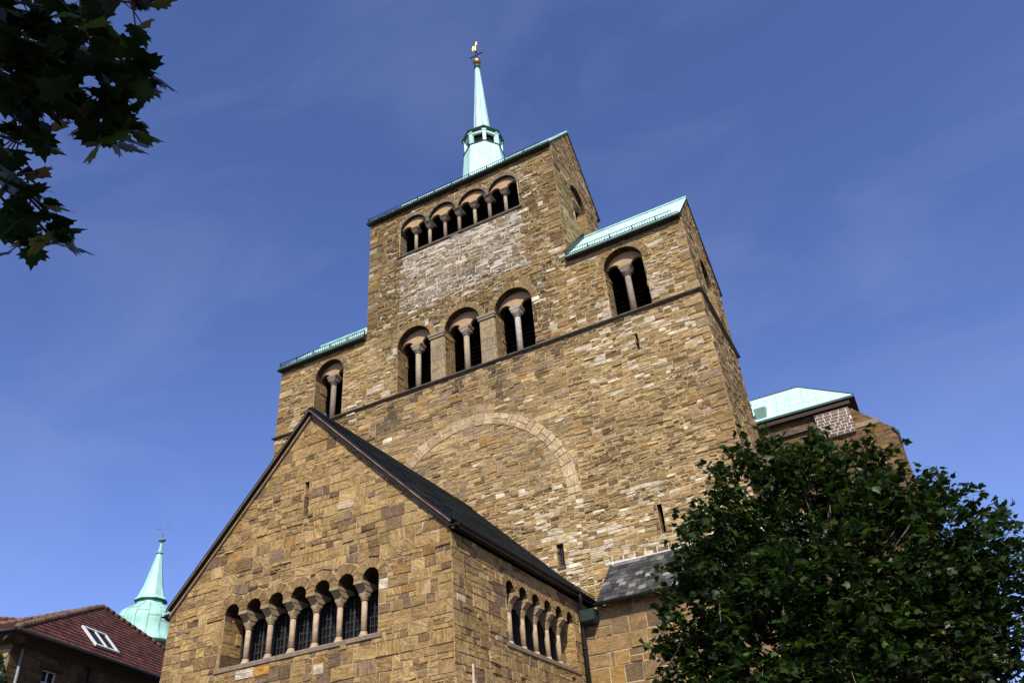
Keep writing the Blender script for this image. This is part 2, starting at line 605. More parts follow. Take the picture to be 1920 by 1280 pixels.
def dress_opening(mb, fr, op, colf, mat, jamb_style, mortar, vcol, nv=11, jamb=True, sill=True, soffit_shade=0.24):
    """jamb stones, sill and the arch stones that run through the wall's thickness"""
    D = op['depth']
    z0, zs, u0, u1 = op['z0'], op['zs'], op['u0'], op['u1']
    if jamb and zs > z0 + 0.05:
        lf = Frame(fr.p(u0, 0, 0), -fr.N, fr.V, fr.U)
        rf = Frame(fr.p(u1, 0, -D), fr.N, fr.V, -fr.U)
        for f_ in (lf, rf):
            courses(mb, f_, 0, D, z0, zs, jamb_style, colf, mat, jog=0.0)
            mb.add([f_.p(-0.016, z0, -0.012), f_.p(D, z0, -0.012), f_.p(D, zs, -0.012), f_.p(-0.016, zs, -0.012)], [(0, 1, 2, 3)], mortar)
    if sill:
        mb.add([fr.p(u0, z0, -0.016), fr.p(u1, z0, -0.016), fr.p(u1, z0, -D), fr.p(u0, z0, -D)], [(0, 1, 2, 3)], mortar)
    ar = op['arches']
    for i, (uc, r) in enumerate(ar):
        lo = (ar[i - 1][0] + ar[i - 1][1] + uc - r) / 2 if i > 0 else -1e9
        hi = (ar[i + 1][0] - ar[i + 1][1] + uc + r) / 2 if i < len(ar) - 1 else 1e9
        R2 = r + op['ring']
        a = 0.0
        n = nv
        ws = [rnd.uniform(0.7, 1.3) for _ in range(n)]
        tot = sum(ws)
        for w in ws:
            b = a + PI * w / tot
            am = (a + b) / 2
            pol = [(uc + r * math.cos(a), zs + r * math.sin(a)), (uc + R2 * math.cos(a), zs + R2 * math.sin(a)),
                   (uc + R2 * math.cos(b), zs + R2 * math.sin(b)), (uc + r * math.cos(b), zs + r * math.sin(b))]
            p = clip(clip(pol, -1, 0, -lo), 1, 0, hi)
            if len(p) >= 3 and area(p) > 0.004:
                stone(mb, fr, p, vcol(), mat, am - PI / 2 + PI / 2, 0.006, 0.012 + rnd.uniform(0, 0.012), 0.008, tilt=0.003)
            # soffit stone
            k = sc(vcol(), soffit_shade)  # soffit colour darkened to paint in deeper shade under the arch
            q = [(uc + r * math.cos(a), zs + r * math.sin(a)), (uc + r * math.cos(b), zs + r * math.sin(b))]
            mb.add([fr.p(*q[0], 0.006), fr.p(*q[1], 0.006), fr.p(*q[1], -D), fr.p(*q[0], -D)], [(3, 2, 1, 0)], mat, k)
            a = b
    # filling between neighbouring arches (flat underside between two arches)
    for i in range(len(ar) - 1):
        ua, ub = ar[i][0] + ar[i][1], ar[i + 1][0] - ar[i + 1][1]
        if ub - ua > 0.01:
            mb.add([fr.p(ua, zs, 0.0), fr.p(ub, zs, 0.0), fr.p(ub, zs, -D), fr.p(ua, zs, -D)], [(0, 1, 2, 3)], mat, vcol())

# ------------------------------------------------------------------ stone colours
TAN, LTAN, BRN, OCH, PUR, OLV = (0.36, 0.245, 0.115), (0.49, 0.36, 0.19), (0.165, 0.10, 0.05), (0.37, 0.215, 0.070), (0.32, 0.235, 0.165), (0.25, 0.185, 0.09)
WHT, GRY, DKB = (0.74, 0.67, 0.55), (0.33, 0.30, 0.25), (0.095, 0.065, 0.038)

def pick(*opts):
    cs, ws = zip(*opts)
    c = rnd.choices(cs, ws)[0]
    c = lerp(c, TAN, rnd.uniform(0, 0.45))
    return sc(c, rnd.uniform(0.82, 1.15))

def nz(u, v, s, o=0.0):
    return noise.noise(Vector((u * s, v * s, o)))

def col_lower(u, v, w, h):
    """tower front below the string course"""
    pw = 0.012
    if 6.2 < u < 11.6 and 18.6 < v < 22.4:
        pw = 0.13 + 0.45 * max(0, nz(u, v * 2.2, 0.7, 3.1)) + (0.12 if v > 20.5 else 0)
    elif u > 3.2 and 9.5 < v < 14.6:
        pw = 0.16 + 0.75 * max(0, nz(u, v, 0.6, 9.2)) + (0.10 if v < 13.4 else 0)
    elif 1.0 < u < 5 and 14.0 < v < 15.8:
        pw = 0.12
    elif u < -10.6:
        pw = 0.25
    if rnd.random() < pw:
        return lerp(sc(WHT, rnd.uniform(0.7, 1.1)), LTAN, rnd.uniform(0, 0.5))
    if abs(u) < 5.3 and v > 16.0:
        c = pick((TAN, 3), (LTAN, 3), (PUR, 3.2), (OCH, 1), (OLV, 1.3), (BRN, 0.5))
        if v > 20.2:
            st = max(0.0, 0.30 + nz(u * 1.9, v * 0.28, 0.8, 5.0) * 3.2) * min(1, (v - 20.2) / 1.5)
            c = lerp(c, (0.085, 0.065, 0.045), min(0.85, st))
        return c
    dk = nz(u, v, 0.28, 1.0)
    c = pick((TAN, 4), (LTAN, 3), (OLV, 1.5), (BRN, 0.6 + 2.4 * max(0, dk)), (OCH, 0.7), (PUR, 0.5))
    if v > 21.9:
        c = lerp(c, (0.12, 0.085, 0.05), max(0, min(0.6, 0.35 + nz(u, v, 0.9, 2.0))))
    if rnd.random() < 0.03:
        c = lerp(c, DKB, 0.75)
    return sc(c, 1.0 + 0.30 * nz(u, v, 0.5, 21.0))

def col_upper(u, v, w, h):
    """tower front above the string course"""
    if -4.1 < u < 4.1 and 27.3 < v < 31.9:
        edge = min(1.0, (4.1 - abs(u)) / 0.8, (v - 27.3) / 1.2)
        if rnd.random() < edge:
            wh = (0.42 if v > 30.3 else 0.12) + 0.7 * max(0, nz(u, v * 1.8, 0.55, 7.7))
            if rnd.random() < wh:
                return lerp(sc((0.68, 0.62, 0.54), rnd.uniform(0.75, 1.05)), GRY, rnd.uniform(0, 0.75))
            return pick(((0.33, 0.28, 0.22), 3), (GRY, 2), ((0.20, 0.165, 0.125), 2.6), (OLV, 1))
    if rnd.random() < (0.10 if v < 25.5 else 0.045):
        return sc(WHT, rnd.uniform(0.6, 0.9))
    dk = nz(u, v, 0.35, 11.0)
    if v < 26.8 and abs(u) > 5:
        return pick((TAN, 4), (LTAN, 3), (OLV, 2), (BRN, 0.8 + 2 * max(0, dk)), (OCH, 0.8))
    c = pick((OLV, 3), (TAN, 2.6), (BRN, 2 + 3 * max(0, dk)), (OCH, 0.5), (GRY, 0.6), ((0.27, 0.13, 0.07), 0.08))
    if rnd.random() < 0.05:
        c = lerp(c, DKB, 0.7)
    return sc(c, 0.80 + 0.55 * nz(u, v, 0.30, 4.0))

def col_side(u, v, w, h):
    return sc(pick((TAN, 3), (LTAN, 2), (OLV, 3), (BRN, 2), (GRY, 1.2)), 1.0)

def col_porch(u, v, w, h):
    r = rnd.random()
    if r < 0.008:
        return sc((0.60, 0.52, 0.40), rnd.uniform(0.8, 1.1))
    return pick(((0.41, 0.275, 0.12), 5), ((0.48, 0.335, 0.16), 3.2), ((0.30, 0.195, 0.09), 2.0), ((0.18, 0.115, 0.065), 1.3), ((0.22, 0.15, 0.105), 1.0), ((0.40, 0.235, 0.08), 0.4))

def col_pale():
    return sc(lerp((0.44, 0.34, 0.20), (0.36, 0.28, 0.19), rnd.random()), rnd.uniform(0.85, 1.12))

def vc_brown():
    return sc(lerp((0.26, 0.175, 0.085), (0.33, 0.235, 0.12), rnd.random()), rnd.uniform(0.75, 1.1))

def vc_grey():
    return sc(lerp((0.21, 0.17, 0.12), (0.28, 0.22, 0.14), rnd.random()), rnd.uniform(0.8, 1.1))

def vc_porch():
    return sc(lerp((0.36, 0.245, 0.115), (0.29, 0.19, 0.09), rnd.random()), rnd.uniform(0.85, 1.12))

def col_brown(u, v, w, h):
    return sc(pick(((0.19, 0.115, 0.055), 3), ((0.13, 0.08, 0.045), 3), ((0.26, 0.145, 0.05), 1.2), ((0.17, 0.115, 0.08), 1.5)), 0.75)

RUB = dict(band=(0.36, 0.56), mix=(0.1, 2, 3.4, 1.4), block=(0.9, 2.6), len=(0.26, 0.72), ref=0.19, joint=0.011, proud=0.008, tilt=0.007, jit=0.018)
RUBF = dict(band=(0.34, 0.56), mix=(0.02, 0.7, 3.2, 3.2), block=(0.8, 2.4), len=(0.17, 0.56), ref=0.135, joint=0.010, proud=0.011, tilt=0.010, jit=0.02)
SQR = dict(band=(0.24, 0.38), mix=(1.6, 3.4, 0.6), block=(1.0, 2.6), len=(0.32, 0.8), ref=0.19, joint=0.008, proud=0.010, tilt=0.006, jit=0.012)
JMB = dict(band=(0.3, 0.42), mix=(3, 1), block=(0.5, 1.0), len=(0.35, 0.6), ref=0.3, joint=0.007, proud=0.004, tilt=0.004, jit=0.004)
ASH = dict(band=(0.27, 0.40), mix=(4.6, 1.2, 0.08), block=(0.6, 1.5), len=(0.30, 0.78), ref=0.32, joint=0.008, proud=0.010, tilt=0.009, jit=0.010)
BIG = dict(band=(0.42, 0.62), mix=(4, 0.6), block=(0.9, 1.8), len=(0.5, 1.25), ref=0.5, joint=0.013, proud=0.012, tilt=0.010, jit=0.012)
MED = dict(band=(0.24, 0.34), mix=(3, 1), block=(0.9, 1.8), len=(0.35, 0.8), ref=0.28, joint=0.009, proud=0.010, tilt=0.008, jit=0.010)

# ------------------------------------------------------------------ the ground
g = MB()
g.add([(-400, -400, 0), (400, -400, 0), (400, 400, 0), (-400, 400, 0)], [(0, 1, 2, 3)], M['paving'])
go = g.build('ground')
go['kind'] = 'structure'

# ------------------------------------------------------------------ the church
W, D, ZS = 12.0, 6.5, 22.69       # half width, depth and string-course height of the tower
ZW, ZU = 27.32, 35.72             # wall tops of the wings and of the middle block
RW, RU = 30.9, 39.6              # ridge heights
UL, UR = -6.06, 6.14
church = thing('church', 'large tan stone church with a stepped twin-winged tower, copper roofs and a gabled porch', 'church', (0, 0, 0))
FF = Frame((0, 0, 0), (1, 0, 0), (0, 0, 1), (0, -1, 0))

twin = []
for c, hw in ((-8.52, 0.96), (-2.98, 1.04), (-0.04, 1.04), (2.93, 1.05), (8.85, 0.98)):
    twin.append(opening(c - hw, c + hw, ZS, 25.55, 1.0, 0.34))
arc_c = [-2.97, -1.0, 0.97, 2.95]
arcade = opening(-3.93, 3.90, 31.9, 33.76, 0.75, 0.24, [(c, 0.90) for c in arc_c])
slit_up = opening(8.72, 8.88, 20.66, None, 0.5, 0)
slit_up['zs'] = 21.46
slit_lo = opening(8.30, 8.50, 12.33, None, 0.5, 0)
slit_lo['zs'] = 13.51
grille = opening(3.87, 4.18, 12.0, None, 0.5, 0)
grille['zs'] = 12.93
FOPS = twin + [arcade, slit_up, slit_lo, grille]
RING = dict(c=(0.05, 14.88), r1=4.62, r2=5.2)

mb = MB()
# front: lower zone in three strips with straight joints at +-5.3
for a, b in ((-W, -5.3), (5.3, W)):
    courses(mb, FF, a, b, 7.5, ZS, RUBF, col_lower, M['rubble'], ops=FOPS)
    courses(mb, FF, a, b, 0.0, 7.5, RUB, col_lower, M['rubble'])
courses(mb, FF, -5.3, 5.3, 7.5, 16.2, RUBF, col_lower, M['rubble'], ops=FOPS, rings=[RING])
courses(mb, FF, -5.3, 5.3, 16.2, ZS, SQR, col_lower, M['rubble'], ops=FOPS, rings=[RING])
# the blind arch: pale radial stones
a = 0.0
while a < PI:
    da = rnd.choice([0.035, 0.05, 0.07, 0.1]) if a > 1.0 else rnd.choice([0.07, 0.1, 0.12])
    cu, cv = RING['c']
    r2 = RING['r2'] + rnd.uniform(-0.06, 0.05)
    for (q1, q2) in (((RING['r1'], r2),) if rnd.random() < 0.7 else ((RING['r1'], 4.9), (4.9, r2))):
        stone(mb, FF, [(cu + q1 * math.cos(a), cv + q1 * math.sin(a)), (cu + q2 * math.cos(a), cv + q2 * math.sin(a)),
                       (cu + q2 * math.cos(a + da), cv + q2 * math.sin(a + da)), (cu + q1 * math.cos(a + da), cv + q1 * math.sin(a + da))],
              sc(lerp((0.58, 0.45, 0.27), (0.46, 0.345, 0.22), rnd.random()), rnd.uniform(0.8, 1.12)), M['rubble'], a + PI / 2, 0.011, 0.03)
    a += da
# upper zone
courses(mb, FF, -W, W, ZS, 27.30, RUBF, col_upper, M['rubble'], ops=FOPS)
courses(mb, FF, UL, UR, 27.30, ZU, RUBF, col_upper, M['rubble'], ops=FOPS)
front_poly = [(-W, 0), (W, 0), (W, ZW), (UR, ZW), (UR, ZU), (UL, ZU), (UL, ZW), (-W, ZW)]
backing(mb, FF, front_poly, FOPS, M['mortar'])
mb.add([FF.p(-3.85, 27.75, -0.002), FF.p(3.95, 27.75, -0.002), FF.p(3.95, 31.7, -0.002), FF.p(-3.85, 31.7, -0.002)], [(0, 1, 2, 3)], M['mortar_pale'])
for op in twin:
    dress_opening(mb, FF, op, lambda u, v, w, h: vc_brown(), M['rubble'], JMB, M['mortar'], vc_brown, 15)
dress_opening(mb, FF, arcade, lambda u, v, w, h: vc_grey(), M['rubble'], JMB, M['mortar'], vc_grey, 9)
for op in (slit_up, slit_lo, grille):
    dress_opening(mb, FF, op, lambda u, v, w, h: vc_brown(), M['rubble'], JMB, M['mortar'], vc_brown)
    mb.add([FF.p(op['u0'], op['zs'], 0), FF.p(op['u1'], op['zs'], 0), FF.p(op['u1'], op['zs'], -0.5), FF.p(op['u0'], op['zs'], -0.5)], [(0, 1, 2, 3)], M['trim'])
# larger corner stones, laid in and out
def quoins(mb, fr, ua, ub, v0, v1, colf, hmin=0.26, hmax=0.5, wmin=0.32, wmax=0.95, mat=None):
    v = v0
    k = 0
    while v < v1 - 0.1:
        h = min(rnd.uniform(hmin, hmax), v1 - v)
        w = rnd.uniform(wmin, (wmin + wmax) / 2) if k % 2 else rnd.uniform((wmin + wmax) / 2, wmax)
        q = [(ua, v), (ua + w, v), (ua + w, v + h), (ua, v + h)] if ub > ua else [(ua - w, v), (ua, v), (ua, v + h), (ua - w, v + h)]
        if rnd.random() < 0.8:
            stone(mb, fr, q, colf(), mat or M['rubble'], rnd.gauss(0, 0.3), 0.010, rnd.uniform(0.028, 0.05), 0.012, tilt=0.010)
        v += h
        k += 1
def quoin_col():
    return sc(pick((TAN, 3), (LTAN, 2), (OLV, 2), (BRN, 1), (PUR, 0.8)), 0.95)
def quoin_dark():
    return sc(pick((TAN, 2), (LTAN, 0.6), (OLV, 3), (BRN, 1.2), (GRY, 0.8)), 0.88)
quoins(mb, FF, W, 0, 7.0, 22.45, quoin_col)
quoins(mb, FF, -W, 0, 7.0, 22.45, quoin_col)
quoins(mb, FF, W, 0, 22.75, ZW - 0.5, quoin_col)
quoins(mb, FF, -W, 0, 22.75, ZW - 0.5, quoin_col)
quoins(mb, FF, UR, 0, 27.7, ZU - 0.5, quoin_dark)
quoins(mb, FF, UL, 0, 27.7, ZU - 0.5, quoin_dark)
mb.build('tower_front_wall', church)

# pale piers between the three middle windows
for a, b in ((-1.92, -1.10), (1.02, 1.86)):
    pm = MB()
    v = ZS + 0.02
    while v < 25.25:
        h = min(rnd.choice([0.5, 0.68, 0.85]), 25.25 - v)
        for q0, q1 in (((a, b),) if rnd.random() < 0.6 else ((a, (a + b) / 2 - 0.08), ((a + b) / 2 - 0.08, b))):
            stone(pm, FF, [(q0, v), (q1, v), (q1, v + h), (q0, v + h)], sc(lerp((0.34, 0.265, 0.165), (0.29, 0.235, 0.165), rnd.random()), rnd.uniform(0.9, 1.1)),
                  M['brown'], 1.57, 0.004, 0.055, 0.006, tilt=0.002)
        v += h
    pm.box((a - 0.06, -0.12, 25.27), (b + 0.06, 0.0, 25.40), M['pale'], (0.28, 0.22, 0.14))
    pm.box((a - 0.10, -0.16, 25.402), (b + 0.10, 0.0, 25.55), M['pale'], (0.25, 0.20, 0.13))
    pm.build('pier_facing', church)
for (a, b, c, d) in ((-4.30, 25.2, -4.03, 25.62), (4.0, 25.28, 4.42, 25.55), (7.45, 22.9, 7.86, 23.2), (7.5, 23.2, 7.86, 23.42), (7.4, 22.72, 7.86, 22.9),
                     (9.85, 22.95, 10.25, 23.4), (9.85, 23.5, 10.1, 23.9), (-2.25, 26.3, -2.02, 26.75)):
    wb = MB()
    stone(wb, FF, [(a, b), (c, b), (c, d), (a, d)], sc(WHT, rnd.uniform(0.75, 1.0)) if c < 5 else (0.5, 0.42, 0.31), M['rubble'], 0, 0.004, 0.05)
    wb.build('replacement_stone', church)

# string course all round the tower
st = MB()
def string_band(mb, z0, z1, out, mat):
    x0, x1, y0, y1 = -W, W, 0.0, D
    prof = [(0.0, z0), (out * 0.55, z0 + (z1 - z0) * 0.35), (out, z0 + (z1 - z0) * 0.62), (out, z1 - 0.012), (0.0, z1 + 0.01)]
    rings = [[(x0 - o, y0 - o, z), (x1 + o, y0 - o, z), (x1 + o, y1 + o, z), (x0 - o, y1 + o, z)] for o, z in prof]
    mb.loft(rings, mat, cap=False)
string_band(st, ZS - 0.17, ZS, 0.16, M['trim'])
st.build('string_course', church)

# right-hand and left-hand side walls
FR_ = Frame((W, 0, 0), (0, 1, 0), (0, 0, 1), (1, 0, 0))
FL_ = Frame((-W, D, 0), (0, -1, 0), (0, 0, 1), (-1, 0, 0))
FB_ = Frame((W, D, 0), (-1, 0, 0), (0, 0, 1), (0, 1, 0))
slope_w = (RW - ZW) / (D / 2)
slope_u = (RU - ZU) / (D / 2)
swin = opening(D / 2 - 0.95, D / 2 + 0.95, ZS, 25.55, 0.8, 0.3)
uwin = opening(D / 2 - 1.06, D / 2 + 1.06, 31.45, 33.70, 0.8, 0.3)
def gable(zw, slope):
    # v <= zw + slope*u  and v <= zw + slope*(D-u)
    return [(-slope, 1, zw), (slope, 1, zw + slope * D)]
for nm, fr, rw in (('tower_right_wall', FR_, RW), ('tower_left_wall', FL_, RW - 0.35)):
    mb = MB()
    slope_w = (rw - ZW) / (D / 2)
    ops = [swin]
    courses(mb, fr, 0, D, 4.0, ZS, RUB, col_side, M['rubble'])
    quoins(mb, fr, 0, 1, 7.0, 22.45, quoin_col)
    quoins(mb, fr, 0, 1, 22.75, ZW - 0.3, quoin_col)
    courses(mb, fr, 0, D, ZS, rw, RUB, col_side, M['rubble'], hps=gable(ZW, slope_w), ops=ops)
    backing(mb, fr, [(0, 0), (D, 0), (D, ZW), (D / 2, rw), (0, ZW)], ops, M['mortar'])
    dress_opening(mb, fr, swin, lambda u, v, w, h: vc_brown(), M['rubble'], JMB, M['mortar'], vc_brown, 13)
    mb.build(nm, church)
FUR = Frame((UR, 0, 0), (0, 1, 0), (0, 0, 1), (1, 0, 0))
FUL = Frame((UL, D, 0), (0, -1, 0), (0, 0, 1), (-1, 0, 0))
for nm, fr in (('middle_block_right_wall', FUR), ('middle_block_left_wall', FUL)):
    mb = MB()
    courses(mb, fr, 0, D, 27.0, RU, RUB, col_side, M['rubble'], hps=gable(ZU, slope_u), ops=[uwin])
    backing(mb, fr, [(0, 27), (D, 27), (D, ZU), (D / 2, RU), (0, ZU)], [uwin], M['mortar'])
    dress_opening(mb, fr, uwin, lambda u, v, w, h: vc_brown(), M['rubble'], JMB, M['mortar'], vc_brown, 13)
    mb.build(nm, church)
mb = MB()
courses(mb, FB_, 0, 2 * W, 15.0, ZW, BIG, col_side, M['rubble'])
courses(mb, FB_, W - UR, W - UL, ZW, ZU, BIG, col_side, M['rubble'])
backing(mb, FB_, [(0, 0), (2 * W, 0), (2 * W, ZW), (W - UL, ZW), (W - UL, ZU), (W - UR, ZU), (W - UR, ZW), (0, ZW)], [], M['mortar'])
mb.build('tower_rear_wall', church)

# ---- windows of the tower: louvres with column and tympanum
def tympanum(fr, uc, hw, zs, imp_hw, sub_z, d0, d1, mat, parent, col=(0.4, 0.3, 0.2)):
    """plate under the big arch with two small arches cut out"""
    mb = MB()
    r = (hw - imp_hw) / 2
    pts = []
    k = 14
    R = hw
    for i in range(2 * k + 1):
        a = PI * i / (2 * k)
        pts.append((uc + R * math.cos(a), zs + R * math.sin(a)))
    low = [(uc - hw, sub_z)]
    for c in (uc - imp_hw - r, uc + imp_hw + r):
        for i in range(k + 1):
            a = PI - PI * i / k
            low.append((c + r * math.cos(a), sub_z + r * math.sin(a)))
    low.append((uc + hw, sub_z))
    poly = clean(pts + low)
    n = len(poly)
    tris = tessellate_polygon([[Vector((p[0], p[1], 0)) for p in poly]])
    vs = [fr.p(p[0], p[1], -d0) for p in poly] + [fr.p(p[0], p[1], -d1) for p in poly]
    fs = []
    for t in tris:
        a, b, c = (Vector((poly[i][0], poly[i][1], 0)) for i in t)
        if (b - a).cross(c - a).z < 0:
            t = (t[0], t[2], t[1])
        fs.append(tuple(t))
        fs.append(tuple(n + i for i in reversed(t)))
    mb.add(vs, fs, mat, col)
    mb.add(vs, [(i, n + i, n + (i + 1) % n, (i + 1) % n) for i in range(n)], mat, col)
    return mb.build('tympanum', parent)

def column(fr, uc, dep, z0, ztop, r, hw, imp_d, parent, cshaft, ccap, capm, imp_h=0.16, cap_h=0.42, base_h=0.28):
    """base, shaft, carved block capital and impost slab; ztop is the top of the impost"""
    mb = MB()
    n = 20
    def ring(rad, z, sq=0.0, hx=None):
        out = []
        for i in range(n):
            a = 2 * PI * i / n + PI / 4
            cx, sx = math.cos(a), math.sin(a)
            mxx = max(abs(cx), abs(sx))
            rr_ = rad * ((1 - sq) + sq / mxx * 0.98)
            out.append(fr.p(uc + rr_ * cx, z, -dep + rr_ * sx))
        return out
    zb = z0
    rings = [ring(r * 1.55, zb, 1), ring(r * 1.55, zb + base_h * 0.28, 1), ring(r * 1.5, zb + base_h * 0.3, 0), ring(r * 1.6, zb + base_h * 0.42),
             ring(r * 1.45, zb + base_h * 0.58), ring(r * 1.15, zb + base_h * 0.68), ring(r * 1.26, zb + base_h * 0.82), ring(r * 1.02, zb + base_h)]
    mb.loft(rings, M['pale'], cshaft, smooth=True)
    zc = ztop - imp_h - cap_h
    mb.loft([ring(r * 1.03, zb + base_h), ring(r * 0.97, (zb + zc) / 2 + 0.2), ring(r * 0.93, zc)], M['pale'], cshaft, smooth=True)
    rings = [ring(r * 0.95, zc), ring(r * 1.22, zc + cap_h * 0.06), ring(r * 1.22, zc + cap_h * 0.12), ring(r * 1.0, zc + cap_h * 0.16),
             ring(r * 1.12, zc + cap_h * 0.20, 0.1), ring(hw * 0.80, zc + cap_h * 0.45, 0.3), ring(hw * 0.86, zc + cap_h * 0.66, 0.75), ring(hw * 0.86, zc + cap_h, 1.0)]
    mb.loft(rings, capm, ccap, smooth=False)
    # impost: lower step, splay, slab
    zi = ztop - imp_h
    def rect(ax, ad0, ad1, z):
        return [fr.p(uc - ax, z, -ad1), fr.p(uc + ax, z, -ad1), fr.p(uc + ax, z, -ad0), fr.p(uc - ax, z, -ad0)]
    d0, d1 = imp_d
    mid0, mid1 = dep - hw * 0.9, dep + hw * 0.9
    mb.loft([rect(hw * 0.95, mid0, mid1, zi), rect(hw * 0.97, mid0 * 0.94 + d0 * 0.06, mid1 * 0.94 + d1 * 0.06, zi + imp_h * 0.12),
             rect(hw * 0.99, mid0 * 0.2 + d0 * 0.8, mid1 * 0.2 + d1 * 0.8, zi + imp_h * 0.60),
             rect(hw * 1.07, d0, d1, zi + imp_h * 0.63), rect(hw * 1.04, d0, d1, ztop)], capm, ccap)
    return mb.build('column', parent)

def louvres(fr, op, parent, d, name='window'):
    mb = MB()
    u0, u1, z0 = op['u0'] - 0.05, op['u1'] + 0.05, op['z0']
    zt = op['zs'] + max(r for _, r in op['arches'])
    z = z0
    while z < zt - 0.1:
        a, b = fr.p(u0, z + 0.02, -d + 0.10), fr.p(u1, z + 0.02, -d + 0.10)
        c, e = fr.p(u1, z + 0.24, -d - 0.08), fr.p(u0, z + 0.24, -d - 0.08)
        nrm = (b - a).cross(e - a).normalized() * 0.02
        mb.add([a, b, c, e, a - nrm, b - nrm, c - nrm, e - nrm], [(0, 1, 2, 3), (7, 6, 5, 4), (0, 4, 5, 1), (1, 5, 6, 2), (2, 6, 7, 3), (3, 7, 4, 0)], M['louvre'])
        z += 0.25
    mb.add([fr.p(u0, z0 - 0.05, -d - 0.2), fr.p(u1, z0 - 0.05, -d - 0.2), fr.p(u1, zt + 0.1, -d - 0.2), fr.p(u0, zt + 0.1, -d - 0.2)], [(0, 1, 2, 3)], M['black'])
    return mb.build(name, parent)

for op, tint in zip(twin, ((0.23, 0.19, 0.14), (0.36, 0.29, 0.20), (0.36, 0.29, 0.20), (0.40, 0.36, 0.30), (0.25, 0.205, 0.15))):
    uc, r = op['arches'][0]
    w = louvres(FF, op, church, 1.22, 'belfry_window')
    tympanum(FF, uc, r + 0.01, op['zs'], 0.27, 25.62, 0.40, 0.54, M['plaster'], w)
    column(FF, uc, 0.44, ZS + 0.005, 25.63, 0.155, 0.30, (0.20, 0.72), w, tint, sc(tint, 0.82), M['pale'])
w = louvres(FR_, swin, church, 0.9, 'belfry_window')
uc, r = swin['arches'][0]
tympanum(FR_, uc, r + 0.01, 25.55, 0.28, 25.6, 0.24, 0.5, M['plaster'], w)
column(FR_, uc, 0.40, ZS + 0.005, 25.61, 0.15, 0.28, (0.12, 0.66), w, (0.3, 0.24, 0.17), (0.22, 0.18, 0.13), M['pale'])
w = louvres(FUR, uwin, church, 0.9, 'belfry_window')
uc, r = uwin['arches'][0]
tympanum(FUR, uc, r + 0.01, 33.70, 0.28, 33.74, 0.24, 0.5, M['plaster'], w)
column(FUR, uc, 0.40, 31.455, 33.75, 0.14, 0.28, (0.12, 0.66), w, (0.26, 0.2, 0.14), (0.13, 0.10, 0.08), M['pale'])

# the seven-column arcade at the top
aw = MB()
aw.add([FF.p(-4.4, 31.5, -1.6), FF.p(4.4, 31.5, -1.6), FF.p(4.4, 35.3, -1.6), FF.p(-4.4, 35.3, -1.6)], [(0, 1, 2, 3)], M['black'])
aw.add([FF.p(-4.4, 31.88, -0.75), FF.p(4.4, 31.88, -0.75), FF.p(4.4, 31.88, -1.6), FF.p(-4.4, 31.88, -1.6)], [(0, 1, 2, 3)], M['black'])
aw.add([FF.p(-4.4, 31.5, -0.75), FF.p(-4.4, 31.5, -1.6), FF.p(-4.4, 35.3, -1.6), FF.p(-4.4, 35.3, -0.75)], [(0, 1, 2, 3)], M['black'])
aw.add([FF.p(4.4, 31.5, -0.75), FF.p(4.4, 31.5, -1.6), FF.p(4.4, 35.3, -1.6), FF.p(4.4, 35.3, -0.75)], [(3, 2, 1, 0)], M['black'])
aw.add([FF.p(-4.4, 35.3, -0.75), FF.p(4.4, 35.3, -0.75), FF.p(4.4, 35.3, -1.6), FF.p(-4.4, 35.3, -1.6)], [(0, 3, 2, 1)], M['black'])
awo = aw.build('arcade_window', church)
sl = MB()
sl.box((-4.05, -0.09, 31.78), (4.02, 0.0, 31.9), M['trim'])
sl.box((-3.92, 0.0, 31.87), (3.89, 0.74, 31.915), M['trim'])
sl.build('sill', awo)
for c in arc_c:
    tympanum(FF, c, 0.91, 33.76, 0.19, 33.80, 0.19, 0.34, M['plaster'], awo)
for k in range(7):
    c = -2.97 + 0.9867 * k
    tint = rnd.choice([(0.30, 0.235, 0.15), (0.25, 0.18, 0.125), (0.33, 0.27, 0.18), (0.34, 0.31, 0.25)])
    if k % 2 == 0:
        column(FF, c, 0.30, 31.915, 33.81, 0.105, 0.22, (0.06, 0.56), awo, tint, (0.15, 0.12, 0.095), M['darkcap'], 0.14, 0.34, 0.16)
    else:
        column(FF, c, 0.22, 31.915, 33.78, 0.105, 0.20, (-0.06, 0.74), awo, tint, (0.15, 0.12, 0.095), M['darkcap'], 0.22, 0.36, 0.16)
for op, nm in ((slit_up, 'slit_window'), (slit_lo, 'slit_window'), (grille, 'barred_window')):
    mb = MB()
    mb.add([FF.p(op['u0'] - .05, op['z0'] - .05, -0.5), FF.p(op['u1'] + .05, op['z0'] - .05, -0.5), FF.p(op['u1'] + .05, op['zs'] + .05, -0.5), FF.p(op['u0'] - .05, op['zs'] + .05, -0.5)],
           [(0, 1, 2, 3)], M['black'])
    if nm == 'barred_window':
        mb.box((op['u0'] - 0.04, -0.05, op['z0'] - 0.10), (op['u1'] + 0.04, 0.1, op['z0'] - 0.004), M['trim'])
        for i in range(1, 4):
            x = op['u0'] + (op['u1'] - op['u0']) * i / 4
            mb.box((x - 0.01, 0.15, op['z0']), (x + 0.01, 0.17, op['zs']), M['iron'])
        for i in range(1, 8):
            z = op['z0'] + (op['zs'] - op['z0']) * i / 8
            mb.box((op['u0'], 0.172, z - 0.008), (op['u1'], 0.185, z + 0.008), M['iron'])
    mb.build(nm, church)
for x in (-2.79, 0.11, 3.0):
    mb = MB()
    mb.tube([(x, -0.03, 30.75), (x, -0.09, 30.70), (x, -0.09, 29.95), (x, -0.02, 29.88)], 0.035, 8, M['anchor'])
    mb.build('wall_anchor', church)

